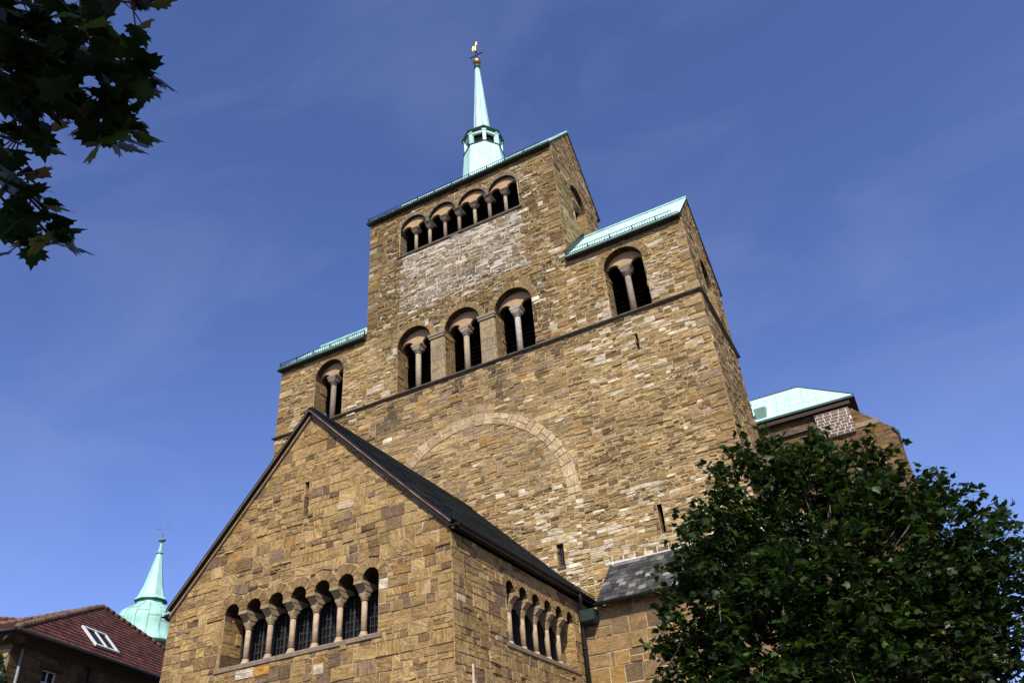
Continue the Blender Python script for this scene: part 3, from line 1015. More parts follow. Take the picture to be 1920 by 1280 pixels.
# ---- copper roofs of the tower
CU = (0.52, 0.78, 0.70)
def pitched(mb, x0, x1, y0, y1, ze, zr, mat, col, th=0.035, of=0.28, ob=0.5, oxl=0.05, oxr=0.06):
    ym = (y0 + y1) / 2
    s = (zr - ze) / (ym - y0)
    A = [(y0 - of, ze - of * s), (ym, zr), (y1 + ob, ze - ob * s)]
    nx = math.hypot(1, s)
    t = th * nx
    xa, xb = x0 - oxl, x1 + oxr
    for i, (p, q) in enumerate(((A[0], A[1]), (A[1], A[2]))):
        lo = [(xa, p[0], p[1]), (xb, p[0], p[1]), (xb, q[0], q[1]), (xa, q[0], q[1])]
        hi = [(x, y, z + t) for x, y, z in lo]
        mb.add(hi, [(0, 1, 2, 3)], mat, col)
        mb.add(lo, [(3, 2, 1, 0)], M['timber'])
        e = lo + hi
        fs = [(1, 2, 6, 5), (3, 0, 4, 7)]
        if i == 0:
            mb.add(e, [(0, 1, 5, 4)], M['copper_dark'])
        else:
            mb.add(e, [(2, 3, 7, 6)], M['copper_dark'])
        mb.add(e, fs, M['gutter'])
    # standing seams on the front slope
    k = int((xb - xa) / 0.6)
    for i in range(1, k):
        x = xa + (xb - xa) * i / k
        mb.bar((x, A[0][0], A[0][1] + t + 0.012), (x, A[1][0], A[1][1] + t + 0.012), 0.03, 0.03, mat, sc(col, 0.8))
    return A, t

def snow_guard(y, z, x0, x1, parent, step=0.13, h=0.26):
    mb = MB()
    for zz in (0.03, h):
        mb.bar((x0, y, z + zz), (x1, y, z + zz), 0.022, 0.022, M['guard'])
    n = int((x1 - x0) / step)
    for i in range(n + 1):
        x = x0 + (x1 - x0) * i / n
        w = 0.02
        if i % 9 == 0:
            w = 0.05
            mb.bar((x, y, z - 0.12), (x, y, z + h), w, w, M['guard'])
            mb.bar((x, y, z + h * 0.8), (x, y + 0.3, z + 0.25), 0.025, 0.025, M['guard'])
        else:
            mb.bar((x, y, z + 0.03), (x, y, z + h), w, w, M['guard'])
    mb.build('snow_guard', parent)

def eaves(mb, x0, x1, ze, of, back=None):
    """brown timber cornice and dark gutter edge under a front eave"""
    mb.box((x0, -0.14, ze - 0.42), (x1, -0.02, ze - 0.04), M['timber'])
    mb.box((x0 - 0.02, -of - 0.06, ze - of * 1.18 - 0.06), (x1 + 0.02, -of + 0.05, ze - of * 1.18 - 0.01), M['copper_dark'])
    mb.box((x0, -of + 0.03, ze - 0.41), (x1, -0.141, ze - 0.36), M['timber'])

for (x0, x1, zw, zr, ga, gb, oxl, oxr) in ((UL, UR, ZU, RU, UL - 0.05, UR - 0.55, 0.08, 0.08), (UR, W, ZW, RW, UR + 0.02, W - 0.35, 0.0, 0.08), (-W, UL, ZW, RW - 0.35, -W - 0.02, UL - 0.02, 0.08, 0.0)):
    mb = MB()
    A, t = pitched(mb, x0, x1, 0, D, zw, zr, M['copper'], CU, oxl=oxl, oxr=oxr)
    eaves(mb, x0 - (0.1 if oxl else 0), x1 - 0.02 if oxr else x1, zw, 0.28)
    mb.bar((x0 - oxl, D / 2, zr + t), (x1 + oxr, D / 2, zr + t), 0.22, 0.05, M['copper'], CU)
    ro = mb.build('tower_roof', church)
    snow_guard(-0.20, A[0][1] + t + 0.10, ga, gb, ro)
# lead flashing where the wing roof meets the middle block
fl = MB()
A0, A1 = V(UR + 0.03, -0.25, ZW - 0.28), V(UR + 0.03, D / 2, RW)
fl.bar(A0 + V(0, 0, 0.22), A1 + V(0, 0, 0.22), 0.05, 0.30, M['gutter'])
fl.build('flashing', church)

# ---- ridge turret with spire
TX, TY = 0.38, D / 2
tr = MB()
OR = PI / 8 + 0.16
tr.lathe((TX, TY, 0), [(1.58, 37.6), (1.40, 39.6), (1.30, 40.86), (1.30, 40.9)], 8, M['copper'], CU, smooth=False, rot=OR)
tr.lathe((TX, TY, 0), [(1.30, 40.90), (1.36, 40.92), (1.36, 40.96), (1.27, 40.97)], 8, M['copper_dark'], rot=OR, smooth=False)
tr.lathe((TX, TY, 0), [(1.24, 40.97), (1.24, 41.06), (1.0, 41.07)], 8, M['copper'], CU, smooth=False, rot=OR)
tr.lathe((TX, TY, 0), [(0.96, 41.0), (0.96, 42.1)], 8, M['black'], smooth=False, rot=OR)
for i in range(8):
    a0 = OR + 2 * PI * i / 8
    a1 = OR + 2 * PI * (i + 1) / 8
    p = V(TX + 1.14 * math.cos(a0), TY + 1.14 * math.sin(a0), 0)
    tr.bar(p + V(0, 0, 41.05), p + V(0, 0, 42.0), 0.21, 0.24, M['copper'], CU, up=(math.cos(a0), math.sin(a0), 0))
    q = V(TX + 1.14 * math.cos(a1), TY + 1.14 * math.sin(a1), 0)
    tr.bar(p + V(0, 0, 41.96), q + V(0, 0, 41.96), 0.16, 0.12, M['copper'], sc(CU, 0.95))
    e = V(math.cos(a0), math.sin(a0), 0)
    tr.bar(p + V(0, 0, 42.0) + e * 0.02, p + V(0, 0, 42.07) + e * 0.02, 0.30, 0.30, M['copper'], CU, up=e)
tr.lathe((TX, TY, 0), [(1.16, 42.0), (1.24, 42.05), (1.24, 42.09)], 8, M['copper'], sc(CU, 0.8), smooth=False, rot=OR)
tro = tr.build('ridge_turret', church)
cn = MB()
cn.lathe((TX, TY, 0), [(1.22, 42.09), (1.32, 42.13), (1.42, 42.20), (1.43, 42.27), (1.38, 42.31), (0.62, 42.75)], 8, M['copper_dark'], smooth=False, rot=OR)
cn.build('cornice', tro)
sp = MB()
sp.lathe((TX, TY, 0), [(0.62, 42.70), (0.56, 42.9), (0.47, 44.2), (0.31, 46.8), (0.13, 50.0)], 8, M['copper'], CU, smooth=False, rot=OR)
for i in range(8):
    a0 = OR + 2 * PI * i / 8
    e = V(math.cos(a0), math.sin(a0), 0)
    sp.bar(V(TX, TY, 42.9) + e * 0.565, V(TX, TY, 50.0) + e * 0.135, 0.035, 0.035, M['copper'], sc(CU, 0.75))
sp.lathe((TX, TY, 0), [(0.13, 49.95), (0.22, 50.0), (0.24, 50.22), (0.12, 50.3)], 12, M['copper_dark'])
sp.build('spire', tro)
bl = MB()
bl.lathe((TX, TY, 50.66), [(0.10, -0.36)] + [(0.31 * math.cos(t), 0.31 * math.sin(t)) for t in [(-1.2 + 2.4 * i / 10) for i in range(11)]] + [(0.03, 0.33)], 20, M['gold'])
bl.build('gilded_ball', tro)
vn = MB()
vn.tube([(TX, TY, 50.9), (TX, TY, 52.3)], [0.045, 0.025], 8, M['guard'])
vn.bar((TX - 0.42, TY, 51.5), (TX + 0.42, TY, 51.5), 0.06, 0.06, M['guard'])
for s_ in (-1, 1):
    vn.lathe((TX + s_ * 0.44, TY, 51.42), [(0.02, 0), (0.08, 0.08), (0.02, 0.16)], 8, M['guard'])
vn.lathe((TX, TY, 51.75), [(0.04, 0), (0.09, 0.05), (0.09, 0.12), (0.04, 0.17)], 10, M['guard'])
ck = [(-0.55, 0.05), (-0.42, -0.10), (-0.32, 0.22), (-0.2, 0.16), (-0.12, -0.02), (0.0, -0.02), (0.04, 0.25), (0.02, 0.5), (0.06, 0.62), (0.20, 0.66), (0.30, 0.62), (0.22, 0.78),
      (0.25, 0.95), (0.16, 1.02), (0.06, 0.95), (0.0, 0.8), (-0.08, 0.55), (-0.22, 0.42), (-0.40, 0.52), (-0.52, 0.40), (-0.58, 0.2)]
tri = tessellate_polygon([[Vector((p[0], p[1], 0)) for p in ck]])
dx, dy = math.cos(0.35), math.sin(0.35)
for s_ in (0,):
    f0 = [(TX + p[0] * dx * 0.48 - dy * 0.03, TY + p[0] * dy * 0.48 + dx * 0.03, 52.05 + p[1]) for p in ck]
    f1 = [(TX + p[0] * dx * 0.48 + dy * 0.03, TY + p[0] * dy * 0.48 - dx * 0.03, 52.05 + p[1]) for p in ck]
    n = len(ck)
    vn.add(f0 + f1, [tuple(t) for t in tri] + [tuple(n + i for i in reversed(t)) for t in tri] + [(i, (i + 1) % n, n + (i + 1) % n, n + i) for i in range(n)], M['gold'])
vn.build('weathercock', tro)

# ------------------------------------------------------------------ porch (gabled front building)
PY, PX, PE = -10.68, 5.29, 9.80
PR_ = 15.35
ps = (PR_ - PE) / PX
FP = Frame((0, PY, 0), (1, 0, 0), (0, 0, 1), (0, -1, 0))
FPR = Frame((PX, PY, 0), (0, 1, 0), (0, 0, 1), (1, 0, 0))
FPL = Frame((-PX, 0, 0), (0, -1, 0), (0, 0, 1), (-1, 0, 0))
pcs = [-2.60 + 0.8667 * k for k in range(7)]
parc = opening(-2.885, 2.885, 7.58, 9.17, 0.80, 0.30, [(c, 0.282) for c in pcs])
pslit = opening(-0.10, 0.10, 11.66, 12.82, 0.20, 0.0, [(0.0, 0.10)])
scs = [(-7.28 - PY) + 0.887 * k for k in range(6)]
sarc = opening(scs[0] - 0.285, scs[-1] + 0.285, 7.46, 9.06, 0.80, 0.28, [(c, 0.285) for c in scs])

mb = MB()
hp = [(0.985, 1, 15.36), (-1.085, 1, 15.36)]
courses(mb, FP, -PX, PX, 0, 15.5, ASH, col_porch, M['ashlar'], hps=hp, ops=[parc, pslit], ang='any', jog=0.012)
backing(mb, FP, [(-PX, 0), (PX, 0), (PX, 15.34 - 0.985 * PX), (0, 15.34), (-PX, 15.34 - 1.085 * PX)], [parc, pslit], M['mortar_tan'])
dress_opening(mb, FP, parc, col_porch, M['ashlar'], JMB, M['mortar_tan'], vc_porch, 7, soffit_shade=0.2)
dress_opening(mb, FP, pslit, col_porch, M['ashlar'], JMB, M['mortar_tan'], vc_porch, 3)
for (a, b, c, d, k) in ((-2.15, 7.14, -1.48, 7.42, (0.62, 0.54, 0.44)), (-1.47, 7.12, -0.86, 7.40, (0.50, 0.26, 0.06)), (0.74, 6.82, 1.09, 7.12, (0.66, 0.56, 0.42)), (1.3, 11.5, 1.9, 11.78, (0.55, 0.42, 0.29))):
    stone(mb, FP, [(a, b), (c, b), (c, d), (a, d)], k, M['ashlar'], 0, 0.004, 0.032)
mb.build('porch_front_wall', church)
mb = MB()
courses(mb, FPR, 0, -PY, 0, PE + 0.1, ASH, col_porch, M['ashlar'], ops=[sarc], ang='any', jog=0.012)
backing(mb, FPR, [(0, 0), (-PY, 0), (-PY, PE + 0.1), (0, PE + 0.1)], [sarc], M['mortar_tan'])
dress_opening(mb, FPR, sarc, col_porch, M['ashlar'], JMB, M['mortar_tan'], vc_porch, 7, soffit_shade=0.2)
mb.build('porch_right_wall', church)
mb = MB()
courses(mb, FPL, 0, -PY, 0, PE + 0.1, ASH, col_porch, M['ashlar'], ang='any', jog=0.012)
backing(mb, FPL, [(0, 0), (-PY, 0), (-PY, PE + 0.1), (0, PE + 0.1)], [], M['mortar_tan'])
mb.build('porch_left_wall', church)

def gallery(fr, op, cs, name):
    """leaded window set back behind a row of small columns"""
    mb = MB()
    d = op['depth'] + 0.02
    u0, u1 = op['u0'] - 0.05, op['u1'] + 0.05
    z0, z1 = op['z0'] - 0.05, op['zs'] + 0.4
    mb.add([fr.p(u0, z0, -d - 0.06), fr.p(u1, z0, -d - 0.06), fr.p(u1, z1, -d - 0.06), fr.p(u0, z1, -d - 0.06)], [(0, 1, 2, 3)], M['glass'])
    wo = mb.build(name, church)
    gr = MB()
    x = op['u0'] + 0.04
    i = 0
    while x < op['u1']:
        w = 0.05 if i % 3 == 0 else 0.018
        zt = op['zs'] - 0.20
        a, b = fr.p(x, op['z0'], -d + 0.03), fr.p(x, zt, -d + 0.03)
        gr.bar(a, b, w, w * 0.6, M['iron'])
        x += 0.144
        i += 1
    for z in np.arange(op['z0'] + 0.25, op['zs'] - 0.2, 0.25):
        gr.bar(fr.p(op['u0'], z, -d), fr.p(op['u1'], z, -d), 0.016, 0.016, M['iron'])
    gr.build('grille', wo)
    sl = MB()
    a, b = op['u0'], op['u1']
    vs = []
    for dd, z in ((0.05, op['z0'] - 0.12), (0.05, op['z0'] - 0.02), (-op['depth'], op['z0'] + 0.02)):
        vs.append((dd, z))
    p0 = [fr.p(a - 0.15, vs[0][1], 0.0), fr.p(a - 0.15, vs[0][1], vs[0][0]), fr.p(a - 0.15, vs[1][1], vs[1][0]), fr.p(a - 0.15, vs[2][1], 0.0)]
    p1 = [fr.p(b + 0.15, vs[0][1], 0.0), fr.p(b + 0.15, vs[0][1], vs[0][0]), fr.p(b + 0.15, vs[1][1], vs[1][0]), fr.p(b + 0.15, vs[2][1], 0.0)]
    sl.loft([p0, p1], M['pale'], (0.22, 0.17, 0.115))
    p0 = [fr.p(a + 0.01, op['z0'] - 0.02, 0.0), fr.p(a + 0.01, op['z0'] + 0.02, 0.0), fr.p(a + 0.01, op['z0'] + 0.03, -op['depth']), fr.p(a + 0.01, op['z0'] - 0.02, -op['depth'])]
    p1 = [fr.p(b - 0.01, op['z0'] - 0.02, 0.0), fr.p(b - 0.01, op['z0'] + 0.02, 0.0), fr.p(b - 0.01, op['z0'] + 0.03, -op['depth']), fr.p(b - 0.01, op['z0'] - 0.02, -op['depth'])]
    sl.loft([p0, p1], M['pale'], (0.25, 0.19, 0.125))
    sl.build('sill', wo)
    for k in range(len(cs) - 1):
        c = (cs[k] + cs[k + 1]) / 2
        t = rnd.uniform(0.9, 1.1)
        column(fr, c, 0.33, op['z0'] + 0.02, op['zs'] + 0.004, 0.088, 0.150, (-0.015, 0.78), wo, sc((0.42, 0.315, 0.20), t), (0.31, 0.23, 0.13), M['pale'], 0.27, 0.26, 0.20)
    return wo
gallery(FP, parc, pcs, 'gallery_window')
gallery(FPR, sarc, scs, 'gallery_window')
mb = MB()
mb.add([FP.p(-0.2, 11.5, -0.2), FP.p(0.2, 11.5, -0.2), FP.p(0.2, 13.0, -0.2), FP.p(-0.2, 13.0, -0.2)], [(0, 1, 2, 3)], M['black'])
mb.build('slit_window', church)

# generic tiled slope: P(a, s) = origin + along*a + up*s
def tiled(mb, org, along, up, la, ls, tw, th, mat, colf, thick=0.02, inside=None, over=0.25, gap=0.004):
    along, up = Vector(along).normalized(), Vector(up).normalized()
    nrm = along.cross(up).normalized()
    rows = int(round(ls / th))
    th = ls / rows
    for i in range(rows):
        s0 = i * th
        off = (i % 2) * 0.5 * tw
        x = -off
        while x < la:
            a0, a1 = max(0, x), min(la, x + tw)
            x += tw
            if a1 - a0 < 0.03:
                continue
            s1 = min(ls, s0 + th * (1 + over))
            if inside:
                r0, r1 = inside(s0), inside(s1)
                if a1 <= r0[0] or a0 >= r0[1]:
                    continue
                a0c, a1c = max(a0, r0[0]), min(a1, r0[1])
                b0c, b1c = max(a0, min(r1[0], a1)), min(a1, max(r1[1], a0))
            else:
                a0c, a1c, b0c, b1c = a0, a1, a0, a1
            j = rnd.uniform(-0.004, 0.004)
            hi0, hi1 = thick * (1.7) + j, thick * 0.7
            o = Vector(org)
            p = [o + along * (a0c + gap) + up * s0 + nrm * hi0, o + along * (a1c - gap) + up * s0 + nrm * hi0,
                 o + along * (b1c - gap) + up * s1 + nrm * hi1, o + along * (b0c + gap) + up * s1 + nrm * hi1]
            q = [o + along * (a0c + gap) + up * s0 + nrm * (hi0 - thick), o + along * (a1c - gap) + up * s0 + nrm * (hi0 - thick)]
            mb.add(p + q, [(0, 1, 2, 3), (4, 5, 1, 0)], mat, colf())

def slate_col():
    return sc(lerp((0.075, 0.085, 0.078), (0.115, 0.125, 0.11), rnd.random()), rnd.uniform(0.6, 1.25))

def slate_col2():
    r = rnd.random()
    if r < 0.16:
        return sc((0.22, 0.21, 0.19), rnd.uniform(0.6, 1.1))
    return sc(lerp((0.035, 0.036, 0.036), (0.10, 0.097, 0.09), rnd.random() ** 1.5), rnd.uniform(0.7, 1.2))

# porch roof: straight slopes with a kick at the eaves
pr_ = MB()
YF, YB = PY - 0.18, 0.0
PROF = {1: [(0.0, 15.50), (2.24, 13.28), (4.44, 11.12), (5.43, 10.18)], -1: [(0.0, 15.50), (1.6, 13.72), (3.58, 11.60), (5.30, 9.78)]}
EZS = {1: 10.18, -1: 9.78}
for s_ in (1, -1):
    prof = PROF[s_]
    for k in range(3):
        (xa, za), (xb, zb) = prof[k], prof[k + 1]
        lo = [(s_ * xb, YF, zb), (s_ * xb, YB, zb), (s_ * xa, YB, za), (s_ * xa, YF, za)]
        up = V(s_ * (xa - xb), 0, za - zb)
        ls = up.length
        org = V(s_ * xb, YF if s_ > 0 else YB, zb)
        al = V(0, 1 if s_ > 0 else -1, 0)
        nrm = al.cross(up.normalized())
        if nrm.z < 0:
            nrm = -nrm
        under = [Vector(p) - nrm * 0.10 for p in lo]
        tops = [Vector(p) for p in lo]
        pr_.add(tops + under, [(0, 1, 2, 3), (7, 6, 5, 4), (0, 3, 7, 4), (1, 5, 6, 2)] + ([(0, 4, 5, 1)] if k == 2 else []), M['gutter'])
        tiled(pr_, org, al, up, YB - YF, ls, 1.3, 0.21, M['slate'], slate_col, 0.022)
pr_.bar((0, YF, 15.49), (0, YB, 15.49), 0.16, 0.06, M['gutter'])
# eaves soffit and fascia
for s_ in (1, -1):
    EZ = EZS[s_]
    x0, x1 = sorted((s_ * (PX - 0.05), s_ * 5.56))
    pr_.box((x0, YF + 0.05, EZ - 0.20), (x1, YB, EZ - 0.16), M['gutter'])
pro = pr_.build('porch_roof', church)
vg = MB()
for s_ in (1, -1):
    prof = PROF[s_]
    for k in range(3):
        (xa, za), (xb, zb) = prof[k], prof[k + 1]
        vg.bar((s_ * xa, YF - 0.015, za - 0.045), (s_ * xb, YF - 0.015, zb - 0.045), 0.03, 0.09, M['gutter'], up=(0, 0, 1))
        vg.bar((s_ * xa, YF - 0.036, za - 0.11), (s_ * xb, YF - 0.036, zb - 0.11), 0.02, 0.04, M['verge'], up=(0, 0, 1))
        vg.bar((s_ * xa, PY - 0.05, za - 0.24), (s_ * xb, PY - 0.05, zb - 0.24), 0.08, 0.07, M['pale'], (0.22, 0.165, 0.10), up=(0, 0, 1))
vg.build('verge_board', pro)
for s_ in (1, -1):
    EZ = EZS[s_]
    gt = MB()
    n = 10
    rings = []
    for y in (PY + 0.02, YB - 0.05):
        rings.append([(s_ * (5.50 + 0.10 * math.cos(PI + PI * i / n)), y, EZ - 0.06 + 0.11 * math.sin(PI + PI * i / n)) for i in range(n + 1)])
    gt.loft(rings, M['gutter'], cap=True)
    gt.box((min(s_ * 5.40, s_ * 5.56), PY + 0.03, EZ - 0.24), (max(s_ * 5.40, s_ * 5.56), YB - 0.02, EZ - 0.165), M['gutter'])
    gt.build('gutter', pro)
EZ = EZS[1]
def eave_guard(parent):
    mb = MB()
    x, z = 5.25, EZ + 0.17
    for zz in (0.05, 0.17):
        mb.bar((x, YF + 0.45, z + zz), (x, YB - 0.1, z + zz), 0.02, 0.02, M['guard'])
    n = 90
    for i in range(n + 1):
        y = YF + 0.45 + (YB - YF - 0.55) * i / n
        mb.bar((x, y, z - (0.06 if i % 9 == 0 else -0.05)), (x, y, z + 0.17), 0.018, 0.018, M['guard'])
    mb.build('snow_guard', parent)
eave_guard(pro)
dp = MB()
dp.tube([(5.52, -2.3, EZ - 0.12), (5.52, -2.25, EZ - 0.32), (5.43, -2.08, EZ - 0.60), (5.41, -2.03, EZ - 0.85), (5.41, -2.03, 0.05)], 0.085, 12, M['gutter'])
for z in (8.2, 6.2, 4.2, 2.2):
    dp.lathe((5.41, -2.03, z), [(0.08, 0), (0.105, 0.01), (0.105, 0.06), (0.08, 0.07)], 12, M['gutter'])
dp.build('downpipe', church)
pp = MB()
pp.box((PX + 0.03, -9.87, 0.0), (PX + 0.085, -9.80, 6.03), M['pink'])
pp.box((PX + 0.03, -9.86, 6.05), (PX + 0.075, -9.81, 6.50), M['pink'])
pp.box((PX + 0.02, -9.89, 6.0), (PX + 0.10, -9.78, 6.05), M['pink'])
pp.build('conductor_casing', church)

# ------------------------------------------------------------------ side aisle with lean-to slate roof
AY, AE, AR = -1.8, 9.62, 11.62
FA = Frame((0, AY, 0), (1, 0, 0), (0, 0, 1), (0, -1, 0))
def col_aisle(u, v, w, h):
    c = pick(((0.27, 0.175, 0.09), 3), ((0.20, 0.13, 0.075), 3), ((0.33, 0.20, 0.075), 1.6), ((0.17, 0.115, 0.075), 2))
    return c
mb = MB()
courses(mb, FA, PX, 14.5, 0.0, AE, BIG, col_aisle, M['brown'], jog=0.0)
backing(mb, FA, [(PX, 0), (14.5, 0), (14.5, AE), (PX, AE)], [], M['mortar'])
mb.box((PX, AY + 0.02, AE - 0.1), (14.5, 0, AE), M['gutter'])
FAE = Frame((14.5, AY, 0), (0, 1, 0), (0, 0, 1), (1, 0, 0))
courses(mb, FAE, 0, 1.8, 0, AE, BIG, col_aisle, M['brown'], jog=0.0)
backing(mb, FAE, [(0, 0), (1.8, 0), (1.8, AE), (0, AE)], [], M['mortar'])
mb.build('aisle_wall', church)
mb = MB()
e0, e1 = V(6.06, AY - 0.32, AE + 0.05), V(6.06, 0.0, AR)
up = e1 - e0
mb.add([(6.06, AY - 0.32, AE + 0.05), (14.7, AY - 0.32, AE + 0.05), (14.7, -0.01, AR), (6.06, -0.01, AR), (6.06, AY - 0.32, AE - 0.06), (14.7, AY - 0.32, AE - 0.06), (14.7, -0.01, AR - 0.11), (6.06, -0.01, AR - 0.11)],
       [(0, 1, 2, 3), (7, 6, 5, 4), (0, 4, 5, 1), (1, 5, 6, 2), (3, 7, 4, 0)], M['gutter'])
tiled(mb, e0, (1, 0, 0), up, 8.64, up.length - 0.02, 0.28, 0.30, M['slate'], slate_col2, 0.014)
ao = mb.build('aisle_roof', church)
fm = MB()
x = 6.15
z = AR + 0.03
while x < 14.4:
    fm.bar((x, -0.035, z - 0.02), (x + 0.46, -0.035, z - 0.02), 0.03, 0.045, M['mortar_white'])
    fm.bar((x + 0.03, -0.036, z - 0.03), (x + 0.03, -0.036, z + 0.24 + rnd.uniform(-0.04, 0.03)), 0.035, 0.03, M['mortar_white'])
    if rnd.random() < 0.4:
        fm.bar((x + 0.03, -0.06, z - 0.04), (x + 0.03, -0.12, z - 0.16), 0.035, 0.03, M['mortar_white'])
    x += 0.46
fm.build('mortar_flashing', ao)
gt = MB()
rings = []
for xx in (6.0, 14.7):
    rings.append([(xx, AY - 0.40 + 0.09 * math.cos(PI + PI * i / 10), AE - 0.0 + 0.10 * math.sin(PI + PI * i / 10)) for i in range(11)])
gt.loft(rings, M['gutter'])
gt.build('gutter', ao)
hb = MB()
hb.loft([[(5.52, AY - 0.42, 9.02), (5.95, AY - 0.42, 9.02), (5.95, AY - 0.02, 9.02), (5.52, AY - 0.02, 9.02)],
         [(5.46, AY - 0.50, 9.10), (6.0, AY - 0.50, 9.10), (6.0, AY - 0.02, 9.10), (5.46, AY - 0.02, 9.10)],
         [(5.46, AY - 0.50, 9.48), (6.0, AY - 0.50, 9.48), (6.0, AY - 0.02, 9.48), (5.46, AY - 0.02, 9.48)]], M['copper'], (0.018, 0.03, 0.027))
hb.build('rain_hopper', church)

# ------------------------------------------------------------------ transept behind the tower on the right
TYF, TX1 = 20.0, 16.2
FT = Frame((0, TYF + 0.35, 0), (1, 0, 0), (0, 0, 1), (0, -1, 0))
mb = MB()
hpT = [(1.03, 1, 24.85 + 1.03 * 16.2), (1, 0, 18.24)]
courses(mb, FT, 4.0, 18.3, 1.0, 25.2, MED, col_brown, M['brown'], hps=hpT, jog=0.01)
backing(mb, FT, [(4, 0), (18.24, 0), (18.24, 22.75), (16.2, 24.85), (16.0, 25.2), (4, 25.2)], [], M['mortar_dark'])
FTR = Frame((18.24, TYF + 0.35, 0), (0, 1, 0), (0, 0, 1), (1, 0, 0))
courses(mb, FTR, 0, 1.6, 1.0, 22.7, MED, col_brown, M['brown'])
backing(mb, FTR, [(0, 0), (1.6, 0), (1.6, 22.7), (0, 22.7)], [], M['mortar_dark'])
mb.add([(16.2, TYF + 0.35, 24.83), (18.24, TYF + 0.35, 22.72), (18.24, TYF + 1.95, 22.72), (16.2, TYF + 1.95, 24.83)], [(0, 1, 2, 3)], M['trim'])
mb.bar((18.1, TYF + 0.3, 22.86), (18.34, TYF + 0.3, 22.3), 0.12, 0.1, M['gutter'])
mb.bar((18.3, TYF + 0.3, 22.6), (18.3, TYF + 0.3, 21.7), 0.1, 0.1, M['gutter'])
FTE = Frame((TX1, TYF + 1.95, 0), (0, 1, 0), (0, 0, 1), (1, 0, 0))
courses(mb, FTE, 0, 6, 1.0, 25.2, BIG, col_brown, M['brown'])
backing(mb, FTE, [(-1.6, 0), (6, 0), (6, 25.2), (-1.6, 25.2)], [], M['mortar_dark'])
mb.box((6, TYF + 0.12, 24.05), (13.95, TYF + 0.34, 24.32), M['trim'])
mb.box((6, TYF - 0.05, 24.98), (TX1 + 0.1, TYF + 0.34, 25.2), M['timber'])
stone(mb, FT, [(16.15, 23.4), (17.5, 23.4), (17.5, 23.75), (16.15, 23.75)], (0.30, 0.22, 0.16), M['brown'], 0, 0.004, 0.04)
mb.build('transept_wall', church)
bp = MB()
FBP = Frame((0, TYF + 0.10, 0), (1, 0, 0), (0, 0, 1), (0, -1, 0))
bp.box((14.0, TYF + 0.11, 23.2), (16.1, TYF + 0.34, 24.88), M['mortar_white'])
z = 23.2
i = 0
while z < 24.8:
    x = 14.0 - (0.26 if i % 2 else 0)
    while x < 16.1:
        w = rnd.choice([0.36, 0.44, 0.5])
        a, b = max(14.0, x + 0.022), min(16.1, x + w - 0.022)
        if b - a > 0.06:
            stone(bp, FBP, [(a, z + 0.022), (b, z + 0.022), (b, z + 0.19), (a, z + 0.19)], sc((0.20, 0.145, 0.11), rnd.uniform(0.7, 1.15)), M['brown'], 0, 0.002, 0.012, 0.004)
        x += w
    z += 0.21
    i += 1
bp.build('brick_patch', church, 'patch of brown bricks with bright white joints under the transept eave')
tr = MB()
xe, ye, ze = 16.67, TYF - 0.05, 25.50
ap = V(13.43, 23.24, 28.78)
bk = V(xe, 26.5, ze)
tr.add([(2, ye, ze), (xe, ye, ze), tuple(ap), (2, 23.24, 28.78)], [(0, 1, 2, 3)], M['copper'], CU)
tr.add([(xe, ye, ze), tuple(bk), tuple(ap)], [(0, 1, 2)], M['copper'], CU)
tr.add([tuple(bk), (2, 26.5, ze), (2, 23.24, 28.78), tuple(ap)], [(0, 1, 2, 3)], M['copper'], CU)
tr.add([(2, ye, ze - 0.14), (xe, ye, ze - 0.14), (xe, 26.5, ze - 0.14), (2, 26.5, ze - 0.14)], [(3, 2, 1, 0)], M['timber'])
tr.add([(2, ye, ze - 0.14), (xe, ye, ze - 0.14), (xe, ye, ze), (2, ye, ze)], [(0, 1, 2, 3)], M['copper_dark'])
tr.add([(xe, ye, ze - 0.14), (xe, 26.5, ze - 0.14), (xe, 26.5, ze), (xe, ye, ze)], [(0, 1, 2, 3)], M['copper_dark'])
sl_ = V(0, 23.24 - ye, 28.78 - ze)
i = 0
x = 8.5
while x < xe - 0.3:
    t1 = 1.0 if x < 13.43 else max(0.05, (xe - x) / (xe - 13.43))
    tr.bar(V(x, ye, ze + 0.015), V(x, ye, ze + 0.015) + sl_ * t1, 0.035, 0.03, M['copper'], sc(CU, 0.62))
    x += 0.85
for t in (0.25, 0.5, 0.75):
    tr.bar(V(8, ye, ze + 0.008) + sl_ * t, V(13.43 + (xe - 13.43) * (1 - t) - 0.03, ye, ze + 0.008) + sl_ * t, 0.02, 0.02, M['copper'], sc(CU, 0.75))
tr.bar((xe, ye, ze + 0.02), ap + V(0, 0, 0.02), 0.1, 0.05, M['copper_dark'])
tr.bar((8, 23.24, 28.8), ap + V(0, 0, 0.02), 0.1, 0.06, M['copper_dark'])
for k in range(5):
    p = V(8.6 + k * 1.1, 23.24, 28.84)
    tr.bar(p, p + V(0, 0, 0.12), 0.06, 0.06, M['copper_dark'])
tro = tr.build('transept_roof', church)
mb = MB()
mb.loft([[(10.55, 20.2, 25.6), (11.2, 20.2, 25.6), (11.2, 21.4, 26.7), (10.55, 21.4, 26.7)], [(10.5, 20.0, 26.45), (11.25, 20.0, 26.45), (11.25, 21.3, 26.95), (10.5, 21.3, 26.95)]], M['copper'], (0.20, 0.33, 0.27))
mb.build('roof_hatch', tro)

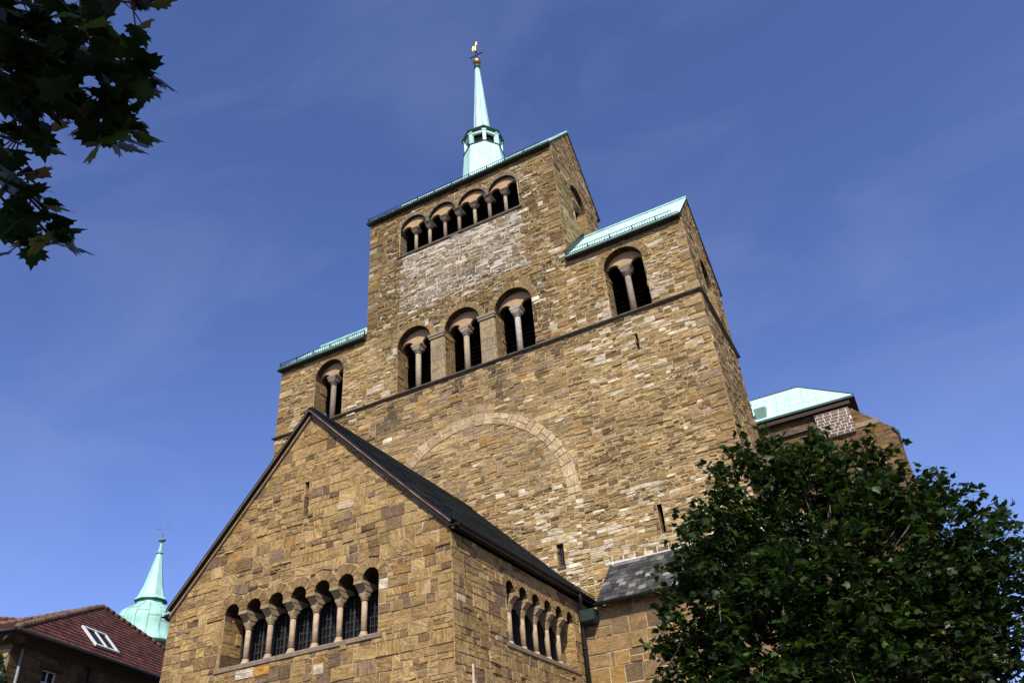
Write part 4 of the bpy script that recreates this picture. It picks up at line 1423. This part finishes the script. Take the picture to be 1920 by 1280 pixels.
# ------------------------------------------------------------------ house with red tiled roof on the left
c0 = V(-17.25, -8.14, 12.0)
he = V(-0.27119, 0.96253, 0)
hn = V(-0.96253, -0.27119, 0)
LH, WH = 19.47, 7.652
house = thing('house', 'dark brown stone house with a red tiled hipped roof and skylight, beside the porch', 'house', (c0.x, c0.y, 0))
def hp_(a, i, z):
    return c0 + he * a + hn * i + V(0, 0, z - 12.0)
def col_house(u, v, w, h):
    return sc(pick(((0.10, 0.068, 0.042), 3), ((0.075, 0.05, 0.034), 2), ((0.13, 0.085, 0.05), 1)), 0.62)
FH = Frame(hp_(0.6, 0.6, 0), he, (0, 0, 1), -hn)
hw1 = opening(2.12, 3.06, 9.1, None, 0.25, 0)
hw1['zs'] = 11.0
hw1['u0'], hw1['u1'] = 2.10, 3.08
hw2 = opening(7.5, 8.5, 9.1, None, 0.25, 0)
hw2['zs'] = 11.0
mb = MB()
courses(mb, FH, 0, LH - 1.2, 6.0, 11.6, BIG, col_house, M['brown'], ops=[hw1, hw2], jog=0.0)
backing(mb, FH, [(0, 0), (LH - 1.2, 0), (LH - 1.2, 11.6), (0, 11.6)], [hw1, hw2], M['mortar_dark'])
for op in (hw1, hw2):
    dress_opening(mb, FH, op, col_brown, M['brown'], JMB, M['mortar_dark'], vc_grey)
    stone(mb, FH, [(op['u0'] - 0.2, op['zs']), (op['u1'] + 0.2, op['zs']), (op['u1'] + 0.25, op['zs'] + 0.24), (op['u0'] - 0.25, op['zs'] + 0.24)], (0.07, 0.05, 0.035), M['brown'], 0, 0.004, 0.10)
    mb.add([FH.p(op['u0'], op['zs'], 0), FH.p(op['u1'], op['zs'], 0), FH.p(op['u1'], op['zs'], -0.3), FH.p(op['u0'], op['zs'], -0.3)], [(0, 1, 2, 3)], M['mortar_dark'])
FHE = Frame(hp_(0.6, WH - 0.6, 0), -hn, (0, 0, 1), -he)
def col_hend(u, v, w, h):
    return pick(((0.30, 0.20, 0.10), 3), ((0.20, 0.13, 0.07), 2), ((0.12, 0.08, 0.05), 1))
courses(mb, FHE, 0, WH - 1.2, 6.0, 11.6, BIG, col_hend, M['brown'], jog=0.0)
backing(mb, FHE, [(0, 0), (WH - 1.2, 0), (WH - 1.2, 11.6), (0, 11.6)], [], M['mortar'])
mb.build('wall', house)
rf = MB()
apx = hp_(9.735, 3.826, 15.93)
def tile_col():
    return sc(lerp((0.085, 0.030, 0.020), (0.15, 0.052, 0.033), rnd.random()), rnd.uniform(0.6, 1.25))
corners = [hp_(0, 0, 12), hp_(LH, 0, 12), hp_(LH, WH, 12), hp_(0, WH, 12)]
for i in range(4):
    a, b = corners[i], corners[(i + 1) % 4]
    rf.add([a - V(0, 0, 0.03), b - V(0, 0, 0.03), apx - V(0, 0, 0.03)], [(0, 1, 2)], M['tile'], (0.10, 0.03, 0.02))
    al = (b - a).normalized()
    t = (apx - a).dot(al)
    foot = a + al * t
    up = apx - foot
    ls = up.length
    la = (b - a).length
    if i in (0, 3):
        tiled(rf, a, al, up, la, ls, 0.24, 0.30, M['tile'], tile_col, 0.035, inside=lambda s_, t=t, la=la, ls=ls: (t * s_ / ls, la - (la - t) * s_ / ls), over=0.1, gap=0.012)
    n = int((apx - a).length / 0.38)
    for k in range(n):
        p, q = a.lerp(apx, k / n), a.lerp(apx, (k + 1.12) / n)
        rf.tube([p + V(0, 0, 0.06), q + V(0, 0, 0.04)], [0.15, 0.12], 8, M['tile'], sc((0.15, 0.09, 0.06), rnd.uniform(0.6, 1.2)))
rfo = rf.build('roof', house)
ev = MB()
for (f0, ln) in ((Frame(hp_(0, 0, 0), he, (0, 0, 1), -hn), LH), (Frame(hp_(0, WH, 0), -hn, (0, 0, 1), -he), WH)):
    ev.loft([[f0.p(0, 11.55, -0.58), f0.p(0, 11.78, -0.30), f0.p(0, 11.80, 0.0), f0.p(0, 11.97, 0.02), f0.p(0, 11.97, -0.5)],
             [f0.p(ln, 11.55, -0.58), f0.p(ln, 11.78, -0.30), f0.p(ln, 11.80, 0.0), f0.p(ln, 11.97, 0.02), f0.p(ln, 11.97, -0.5)]], M['timber'])
    ev.tube([f0.p(-0.1, 11.93, 0.08), f0.p(ln, 11.93, 0.08)], 0.10, 10, M['gutter'])
ev.build('eaves', house)
pl = MB()
pl.tube([FH.p(0.55, 11.5, 0.08), FH.p(0.62, 9.0, 0.08), FH.p(0.62, 0, 0.08)], 0.06, 10, M['zinc'])
pl.build('downpipe', house)
pl = MB()
pl.tube([FH.p(5.0, 11.6, 0.05), FH.p(5.0, 0, 0.05)], 0.035, 8, M['gutter'])
pl.build('downpipe', house)
for op in (hw1, hw2):
    wm = MB()
    a, b, z0, z1 = op['u0'], op['u1'], op['z0'], op['zs']
    wm.add([FH.p(a, z0, -0.2), FH.p(b, z0, -0.2), FH.p(b, z1, -0.2), FH.p(a, z1, -0.2)], [(0, 1, 2, 3)], M['glass'])
    wo = wm.build('window', house)
    fm = MB()
    for (p, q, w_) in (((a + .04, z0), (a + .04, z1), .08), ((b - .04, z0), (b - .04, z1), .08), (((a + b) / 2, z0), ((a + b) / 2, z1), .05)):
        fm.bar(FH.p(*p, -0.16), FH.p(*q, -0.16), w_, 0.05, M['white'], up=tuple(he))
    z = z1 - 0.04
    while z > z0:
        fm.bar(FH.p(a + .02, z, -0.155), FH.p(b - .02, z, -0.155), 0.045, 0.045, M['white'])
        z -= 0.46
    fm.build('frame', wo)
# skylight lying in the roof slope
al = he
foot = c0 + he * 9.735
up = (apx - foot).normalized()
nr = al.cross(up).normalized()
if nr.z < 0:
    nr = -nr
def sk(a, s_, h):
    return c0 + al * a + up * s_ + nr * h
sm = MB()
a0, a1, s0, s1 = 5.5, 7.2, 0.72, 2.05
sm.add([sk(a0, s0, 0.10), sk(a1, s0, 0.10), sk(a1, s1, 0.10), sk(a0, s1, 0.10)], [(0, 1, 2, 3)], M['glass'])
smo = sm.build('skylight', rfo)
sm2 = MB()
for (p, q, w_) in (((a0, s0), (a1, s0), .11), ((a0, s1), (a1, s1), .11), ((a0, s0 - .05), (a0, s1 + .05), .12), ((a1, s0 - .05), (a1, s1 + .05), .12), (((a0 + a1) / 2, s0), ((a0 + a1) / 2, s1), .07)):
    sm2.bar(sk(*p, 0.12), sk(*q, 0.12), w_, 0.10, M['white'], up=tuple(nr))
# frame is merged into the skylight so that nothing goes deeper than a sub-part
sm.add(sm2.v, sm2.f, M['white'])
bpy.data.objects.remove(smo)
sm.build('skylight', rfo)

# ------------------------------------------------------------------ neighbouring house further left
h2 = thing('house', 'plain far house whose red tiled roof just rises at the left edge of the picture', 'house', (-36.0, 0.0, 0))
mb = MB()
dirA = V(0.52, 0.854, 0)
dirB = V(-0.854, 0.52, 0)
o2 = V(-30.24, 1.57, 0)
def q2(a, b, z):
    return o2 - dirA * a + dirB * b + V(0, 0, z)
P0 = [q2(0, 0.5, 0), q2(12, 0.5, 0), q2(12, 8.5, 0), q2(0, 8.5, 0)]
P1 = [p + V(0, 0, 13.2) for p in P0]
mb.loft([P0, P1], M['brown'], (0.2, 0.13, 0.08))
mb.build('wall', h2)
mb = MB()
e_ = [q2(-0.3, 0, 13.0), q2(12.3, 0, 13.0)]
r_ = [q2(-0.3, 4.5, 17.9), q2(12.3, 4.5, 17.9)]
k_ = [q2(-0.3, 9, 13.0), q2(12.3, 9, 13.0)]
mb.add([e_[0], e_[1], r_[1], r_[0]], [(0, 1, 2, 3), (3, 2, 1, 0)], M['tile'], (0.12, 0.035, 0.02))
mb.add([k_[0], k_[1], r_[1], r_[0]], [(0, 1, 2, 3), (3, 2, 1, 0)], M['tile'], (0.12, 0.035, 0.02))
up = r_[1] - e_[1]
tiled(mb, e_[1], dirA, up, 12.6, up.length, 0.26, 0.33, M['tile'], tile_col, 0.03, over=0.1, gap=0.012)
for k in range(32):
    p, q = r_[0].lerp(r_[1], k / 32), r_[0].lerp(r_[1], (k + 1.1) / 32)
    mb.tube([p + V(0, 0, 0.03), q + V(0, 0, 0.03)], [0.15, 0.12], 8, M['tile'], sc((0.16, 0.05, 0.03), rnd.uniform(0.7, 1.2)))
mb.build('roof', h2)

# ------------------------------------------------------------------ domed turret far behind
DX, DY = -30.46, 8.85
dome = thing('domed_turret', 'pale green copper onion dome with a pointed spire and cross, behind the red roof', 'turret', (DX, DY, 0))
mb = MB()
mb.lathe((DX, DY, 0), [(1.95, 0), (1.95, 16.7)], 16, M['brown'], (0.3, 0.22, 0.14), smooth=False)
mb.build('drum', dome)
mb = MB()
dprof = [(2.45, 16.6), (2.42, 16.72), (2.12, 17.05), (1.98, 17.45), (2.0, 17.9), (2.03, 18.2), (1.95, 18.5), (1.72, 18.8), (1.38, 19.05), (1.05, 19.22), (0.92, 19.35), (0.88, 19.62)]
mb.lathe((DX, DY, 0), dprof, 16, M['copper'], (0.36, 0.66, 0.55), smooth=True, rot=0.1)
for i in range(16):
    a = 0.1 + 2 * PI * i / 16
    e = V(math.cos(a), math.sin(a), 0)
    mb.tube([V(DX, DY, z) + e * (r + 0.012) for r, z in dprof[1:]], 0.022, 5, M['copper'], (0.22, 0.42, 0.35))
for i in range(46):
    a = rnd.uniform(0, 2 * PI)
    k = rnd.randint(2, 7)
    (r, z), (r2, z2) = dprof[k], dprof[k + 1]
    a = 0.1 + 2 * PI * (int(a / (2 * PI) * 16)) / 16
    b = a + 2 * PI / 16
    p = [V(DX + (r + 0.004) * math.cos(t), DY + (r + 0.004) * math.sin(t), z) for t in (a, (a + b) / 2, b)]
    mb.tube(p, 0.012, 4, M['copper'], (0.22, 0.42, 0.35))
mb.build('dome', dome)
mb = MB()
mb.lathe((DX, DY, 0), [(0.9, 19.50), (1.10, 19.56), (1.10, 19.62)], 8, M['copper_dark'], smooth=False, rot=0.3)
mb.lathe((DX, DY, 0), [(1.12, 19.62), (0.92, 19.85), (0.66, 20.6), (0.45, 21.6), (0.22, 22.75), (0.17, 22.98)], 8, M['copper'], (0.38, 0.68, 0.58), smooth=False, rot=0.3)
mb.lathe((DX, DY, 0), [(0.17, 22.95), (0.27, 23.0), (0.27, 23.05), (0.16, 23.1), (0.07, 23.75), (0.07, 23.85)], 8, M['copper'], (0.3, 0.55, 0.47), smooth=False, rot=0.3)
mb.lathe((DX, DY, 0), [(0.07, 23.83), (0.22, 23.9), (0.28, 24.0), (0.26, 24.04), (0.1, 24.1), (0.03, 24.12)], 12, M['copper'], (0.18, 0.33, 0.27))
mb.build('spire', dome)
mb = MB()
mb.tube([(DX, DY, 24.1), (DX, DY, 25.15)], 0.022, 6, M['zinc'])
ca, sa = 0.86, 0.5
mb.tube([(DX - 0.42 * ca, DY - 0.42 * sa, 24.85), (DX + 0.42 * ca, DY + 0.42 * sa, 24.85)], 0.022, 6, M['zinc'])
for (t, z) in ((-0.42, 24.85), (0.42, 24.85), (0, 25.15)):
    mb.lathe((DX + t * ca, DY + t * sa, z - 0.05), [(0.01, 0), (0.05, 0.05), (0.01, 0.1)], 6, M['zinc'])
mb.build('cross', dome)

# ------------------------------------------------------------------ trees
def leaf_shape():
    """plane-tree leaf: five pointed lobes with teeth, slightly folded; stalk end at the origin, tip along +Y"""
    half = [(0.0, 0.0), (0.16, -0.08), (0.30, 0.02), (0.50, 0.06), (0.40, 0.18), (0.58, 0.36), (0.42, 0.38), (0.46, 0.52), (0.27, 0.50), (0.20, 0.60), (0.20, 0.74), (0.09, 0.80), (0.0, 1.05)]
    right = half
    left = [(-x, y) for x, y in half[1:-1]][::-1]
    pts = right + left
    vs = [(x, y, -0.16 * abs(x) + 0.10 * (0.3 - (y - 0.5) ** 2)) for x, y in pts]
    n = len(vs)
    vs.append((0.0, 0.36, 0.04))
    fs = [(n, i, (i + 1) % n) for i in range(n)]
    return np.array(vs), np.array(fs)
LV, LF = leaf_shape()

def leaf_mesh(name, pos, nrm, tip, size, cols, parent, mat, stalks=None):
    """pos, nrm, tip: (n,3) arrays; builds every leaf of a crown as one mesh"""
    n = len(pos)
    z = nrm / np.linalg.norm(nrm, axis=1, keepdims=True)
    y = tip - (tip * z).sum(1, keepdims=True) * z
    y /= np.linalg.norm(y, axis=1, keepdims=True) + 1e-9
    x = np.cross(y, z)
    k = len(LV)
    rs = np.random.RandomState(3)
    fold = rs.uniform(0.2, 2.0, (n, 1, 1))
    lv = np.repeat(LV[None], n, 0) * np.array([1, 1, 1])
    lv[:, :, 2:3] *= fold
    lv[:, :, 0] *= rs.uniform(0.85, 1.1, (n, 1))
    lv = lv * size[:, None, None]
    P = pos[:, None, :] + lv[:, :, 0:1] * x[:, None, :] + lv[:, :, 1:2] * y[:, None, :] + lv[:, :, 2:3] * z[:, None, :]
    F = (LF[None] + (np.arange(n) * k)[:, None, None]).reshape(-1, 3)
    me = bpy.data.meshes.new(name)
    me.vertices.add(n * k)
    me.vertices.foreach_set('co', P.astype(np.float32).ravel())
    nf = len(F)
    me.loops.add(nf * 3)
    me.loops.foreach_set('vertex_index', F.astype(np.int32).ravel())
    me.polygons.add(nf)
    me.polygons.foreach_set('loop_start', np.arange(0, nf * 3, 3, dtype=np.int32))
    me.polygons.foreach_set('loop_total', np.full(nf, 3, dtype=np.int32))
    me.update(calc_edges=True)
    a = me.attributes.new('col', 'FLOAT_COLOR', 'POINT')
    c = np.ones((n, k, 4), dtype=np.float32)
    c[:, :, :3] = cols[:, None, :]
    a.data.foreach_set('color', c.ravel())
    me.materials.append(mat)
    o = bpy.data.objects.new(name, me)
    COL.objects.link(o)
    put(o, parent)
    return o

def leaf_cols(rs, n, base=(0.022, 0.041, 0.009), bright=(0.055, 0.10, 0.018), frac=0.09):
    c = np.array(base)[None] * rs.uniform(0.6, 1.35, (n, 1)) * rs.uniform(0.9, 1.1, (n, 3))
    b = rs.random_sample(n) < frac
    c[b] = np.array(bright)[None] * rs.uniform(0.7, 1.2, (b.sum(), 1))
    return c

def shoots(rs, starts, dirs, lens, per, size, droop=0.25):
    """leaves set alternately along short twigs; returns leaf arrays and twig polylines"""
    pos, nrm, tip, siz, tw = [], [], [], [], []
    for s_, d, ln in zip(starts, dirs, lens):
        d = d / np.linalg.norm(d)
        side = np.cross(d, [0, 0, 1.0])
        side /= np.linalg.norm(side) + 1e-6
        pl = [s_]
        m_ = max(3, int(per * ln / 0.5))
        for k in range(m_):
            t = (k + 1) / m_
            p = s_ + d * ln * t + np.array([0, 0, -droop * ln * t * t])
            pl.append(p)
            sg = 1 if k % 2 else -1
            out = d * 0.35 + side * sg * rs.uniform(0.3, 1.0) + rs.normal(0, 0.35, 3)
            out[2] -= 0.25
            out /= np.linalg.norm(out)
            q = p + out * size * rs.uniform(0.3, 0.6)
            pos.append(q)
            tip.append(out + np.array([0, 0, -0.3]))
            nn = np.array([0, 0, 1.0]) + rs.normal(0, 0.55, 3)
            nrm.append(nn)
            siz.append(size * rs.uniform(0.6, 1.25))
        tw.append(pl)
    return np.array(pos), np.array(nrm), np.array(tip), np.array(siz), tw

rs = np.random.RandomState(11)
BLOBS = [(14.42, -16.04, 6.82, 0.71), (15.16, -16.32, 6.89, 0.55), (15.81, -15.59, 6.51, 0.80), (16.34, -15.37, 6.17, 0.71), (15.16, -15.50, 5.49, 1.79), (13.85, -15.69, 5.56, 1.32),
         (13.51, -15.74, 6.17, 0.56), (13.01, -15.94, 5.07, 0.66), (12.70, -15.65, 4.43, 0.61), (16.15, -15.37, 5.13, 1.60), (16.98, -15.28, 5.47, 0.80), (17.20, -15.31, 4.76, 0.50),
         (16.63, -15.35, 4.10, 1.08), (14.32, -15.68, 4.15, 1.88), (15.66, -15.38, 3.67, 1.88), (16.92, -15.00, 3.74, 0.47), (14.68, -15.07, 3.06, 2.2), (13.06, -15.42, 3.62, 1.22)]
TIPS = [(15.28, -16.27, 7.45), (14.26, -16.36, 7.42), (13.74, -16.34, 7.20), (16.89, -15.79, 6.35), (17.40, -15.58, 5.62), (17.62, -15.46, 5.12), (12.20, -15.88, 4.70), (13.69, -16.07, 6.5),
        (12.70, -16.04, 5.78), (17.30, -15.26, 4.43), (17.13, -15.11, 3.72), (15.60, -16.06, 7.05), (16.29, -15.93, 6.75), (13.15, -16.12, 6.32)]
rtree = thing('plane_tree', 'dark green bushy plane tree standing in front of the church on the right', 'tree', (15.1, -15.2, 0))
tk = MB()
tk.tube([(15.1, -15.2, -0.1), (15.12, -15.2, 0.5), (15.05, -15.25, 1.6), (15.1, -15.3, 2.6), (15.05, -15.4, 3.6)], [0.26, 0.19, 0.17, 0.15, 0.12], 12, M['bark'])
top = V(15.05, -15.4, 3.4)
starts, dirs, lens = [], [], []
for (x, y, z, r) in BLOBS:
    c = V(x, y, z)
    mid = top.lerp(c, 0.5) + V(rnd.uniform(-.1, .1), rnd.uniform(-.1, .1), -0.15)
    b0 = V(15.08, -15.3, rnd.uniform(2.2, 3.3))
    tk.tube([b0, mid, c], [0.08, 0.05, 0.025], 7, M['bark'])
    ns = int(120 * r * r) + 40
    for i in range(ns):
        d = rs.normal(0, 1, 3)
        d /= np.linalg.norm(d)
        rad = r * (rs.uniform(0.2, 0.72) ** 0.6)
        starts.append(np.array([x, y, z]) + d * rad)
        dd = d + np.array([0, 0, 0.35]) + rs.normal(0, 0.3, 3)
        dirs.append(dd)
        lens.append(rs.choice([0.2, 0.3, 0.4, 0.75], p=[0.3, 0.35, 0.25, 0.1]) * min(1.0, 0.5 + r * 0.5))
for (x, y, z) in TIPS:
    e = np.array([x, y, z])
    ctr = np.array([15.0, -15.5, 4.8])
    d = (e - ctr) / np.linalg.norm(e - ctr)
    for j in range(6):
        dd = d + rs.normal(0, 0.22, 3) + np.array([0, 0, 0.3])
        s_ = e - dd / np.linalg.norm(dd) * 0.85 + rs.normal(0, 0.06, 3)
        starts.append(s_)
        dirs.append(dd)
        lens.append(0.62)
        tk.tube([V(*(s_ - d * 0.6)), V(*s_)], [0.018, 0.01], 5, M['bark'])
pos, nrm, tip, siz, tw = shoots(rs, starts, dirs, lens, 14, 0.118)
cols = leaf_cols(rs, len(pos))
for pl in tw[::3]:
    tk.tube([V(*p) for p in pl[::2]] if len(pl) > 4 else [V(*pl[0]), V(*pl[-1])], 0.007, 4, M['bark'])
tk.build('trunk', rtree)
leaf_mesh('crown', pos, nrm, tip, siz, cols, rtree, M['leaf'])
print('right tree leaves', len(pos))

# tree over the viewer: trunk out of the picture on the left, one bough hanging into it
CL = [(13.854, -28.065, 4.491, 0.204, 30), (14.083, -28.007, 4.390, 0.145, 14), (14.180, -27.885, 4.545, 0.112, 7), (13.650, -27.941, 4.413, 0.236, 34), (13.863, -27.881, 4.303, 0.149, 16),
      (13.879, -27.757, 4.536, 0.131, 9), (13.916, -27.718, 4.416, 0.140, 11), (13.965, -27.630, 4.550, 0.079, 5), (13.808, -27.723, 4.329, 0.115, 8), (13.789, -27.545, 4.369, 0.100, 7),
      (13.787, -27.655, 4.279, 0.077, 4), (13.547, -27.825, 4.273, 0.157, 14), (13.526, -27.776, 4.081, 0.115, 8), (13.462, -27.670, 4.117, 0.105, 6), (13.438, -27.695, 3.944, 0.089, 5),
      (13.429, -27.585, 4.036, 0.100, 5), (13.406, -27.512, 3.968, 0.105, 6), (13.343, -27.591, 3.939, 0.065, 3), (13.455, -27.453, 3.989, 0.039, 2)]
ltree = thing('plane_tree', 'dark plane tree bough of toothed leaves hanging in from the upper left corner', 'tree', (11.2, -31.6, 0))
tk = MB()
tk.tube([(11.2, -31.6, -0.1), (11.2, -31.6, 0.6), (11.3, -31.5, 2.0), (11.6, -31.2, 3.6), (12.1, -30.7, 5.2), (12.8, -30.0, 6.6)], [0.42, 0.32, 0.28, 0.25, 0.2, 0.12], 14, M['bark'])
hub = V(13.2, -28.6, 4.55)
tk.tube([(11.8, -31.0, 4.2), (12.3, -30.2, 4.7), (12.9, -29.2, 4.75), hub], [0.12, 0.09, 0.06, 0.035], 9, M['bark'])
pos, nrm, tip, siz = [], [], [], []
for (x, y, z, r, n) in CL:
    c = V(x, y, z)
    tk.tube([hub, hub.lerp(c, 0.5) + V(0, 0, 0.08), c + V(0, 0, 0.05)], [0.016, 0.010, 0.005], 6, M['bark'])
    for i in range(int(n * 1.4) + 1):
        d = rs.normal(0, 1, 3)
        d *= (rs.random_sample() ** 0.5) * r * 0.75 / np.linalg.norm(d)
        p = np.array([x, y, z]) + d
        t = d / (np.linalg.norm(d) + 1e-6) * 0.7 + rs.normal(0, 0.5, 3) + np.array([0.15, 0.2, -0.45])
        pos.append(p)
        tip.append(t)
        nn = np.array([0.1, -0.3, 0.9]) + rs.normal(0, 0.45, 3)
        nrm.append(nn)
        siz.append(rs.uniform(0.08, 0.15))
        tk.tube([c, V(*p)], 0.003, 4, M['bark'])
starts, dirs, lens = [], [], []
for i in range(900):      # unseen crown mass added above and behind the viewer to shade the bough
    d = rs.normal(0, 1, 3)
    d /= np.linalg.norm(d)
    p = np.array([13.9, -30.2, 6.7]) + d * np.array([2.4, 2.0, 1.7]) * rs.uniform(0.3, 1.0) ** 0.5
    starts.append(p)
    dirs.append(d + np.array([0, 0, 0.3]))
    lens.append(rs.uniform(0.3, 0.6))
p2, n2, t2, s2, tw = shoots(rs, starts, dirs, lens, 8, 0.16)
v = (p2 - np.array(CAMP)) @ np.array([R_, U_, F_]).T
keep = ~((v[:, 2] > 0) & (np.abs(v[:, 0]) < v[:, 2] * 0.75) & (np.abs(v[:, 1]) < v[:, 2] * 0.53))
p2, n2, t2, s2 = p2[keep], n2[keep], t2[keep], s2[keep]
for i in range(14):
    e = V(13.9 + rnd.uniform(-2, 2), -30.2 + rnd.uniform(-1.6, 1.2), 6.7 + rnd.uniform(-0.6, 1.3))
    b0 = V(12.1, -30.7, 5.2).lerp(V(12.8, -30.0, 6.6), rnd.random())
    tk.tube([b0, b0.lerp(e, 0.5) + V(0, 0, 0.2), e], [0.07, 0.045, 0.02], 7, M['bark'])
tk.build('trunk', ltree)
pos = np.concatenate([np.array(pos), p2])
nrm = np.concatenate([np.array(nrm), n2])
tip = np.concatenate([np.array(tip), t2])
siz = np.concatenate([np.array(siz), s2])
leaf_mesh('crown', pos, nrm, tip, siz, leaf_cols(rs, len(pos), (0.018, 0.036, 0.010), (0.055, 0.10, 0.022), 0.10), ltree, M['leaf'])

# small evergreen whose top shows at the lower left edge
yew = thing('evergreen_tree', 'small dark evergreen whose top shows in the lower left corner below the house', 'tree', (-5.6, -15.8, 0))
tk = MB()
tk.tube([(-5.6, -15.8, -0.1), (-5.6, -15.8, 3.0), (-5.55, -15.75, 6.6)], [0.2, 0.13, 0.03], 8, M['bark'])
tk.build('trunk', yew)
n = 9000
zz = rs.uniform(0, 1, n) ** 0.8
an = rs.uniform(0, 2 * PI, n)
rad = (1.75 * (1 - zz) + 0.18) * rs.uniform(0.5, 1.05, n) * (0.85 + 0.3 * np.sin(an * 5 + zz * 21))
pos = np.stack([-5.6 + rad * np.cos(an), -15.8 + rad * np.sin(an), 1.0 + zz * 6.5], 1)
out = np.stack([np.cos(an), np.sin(an), 0.5 + 0 * an], 1)
leaf_mesh('crown', pos, out + rs.normal(0, 0.6, (n, 3)), out + rs.normal(0, 0.5, (n, 3)), rs.uniform(0.10, 0.2, n), leaf_cols(rs, n, (0.03, 0.055, 0.02), (0.06, 0.09, 0.03), 0.1), yew, M['leaf'])
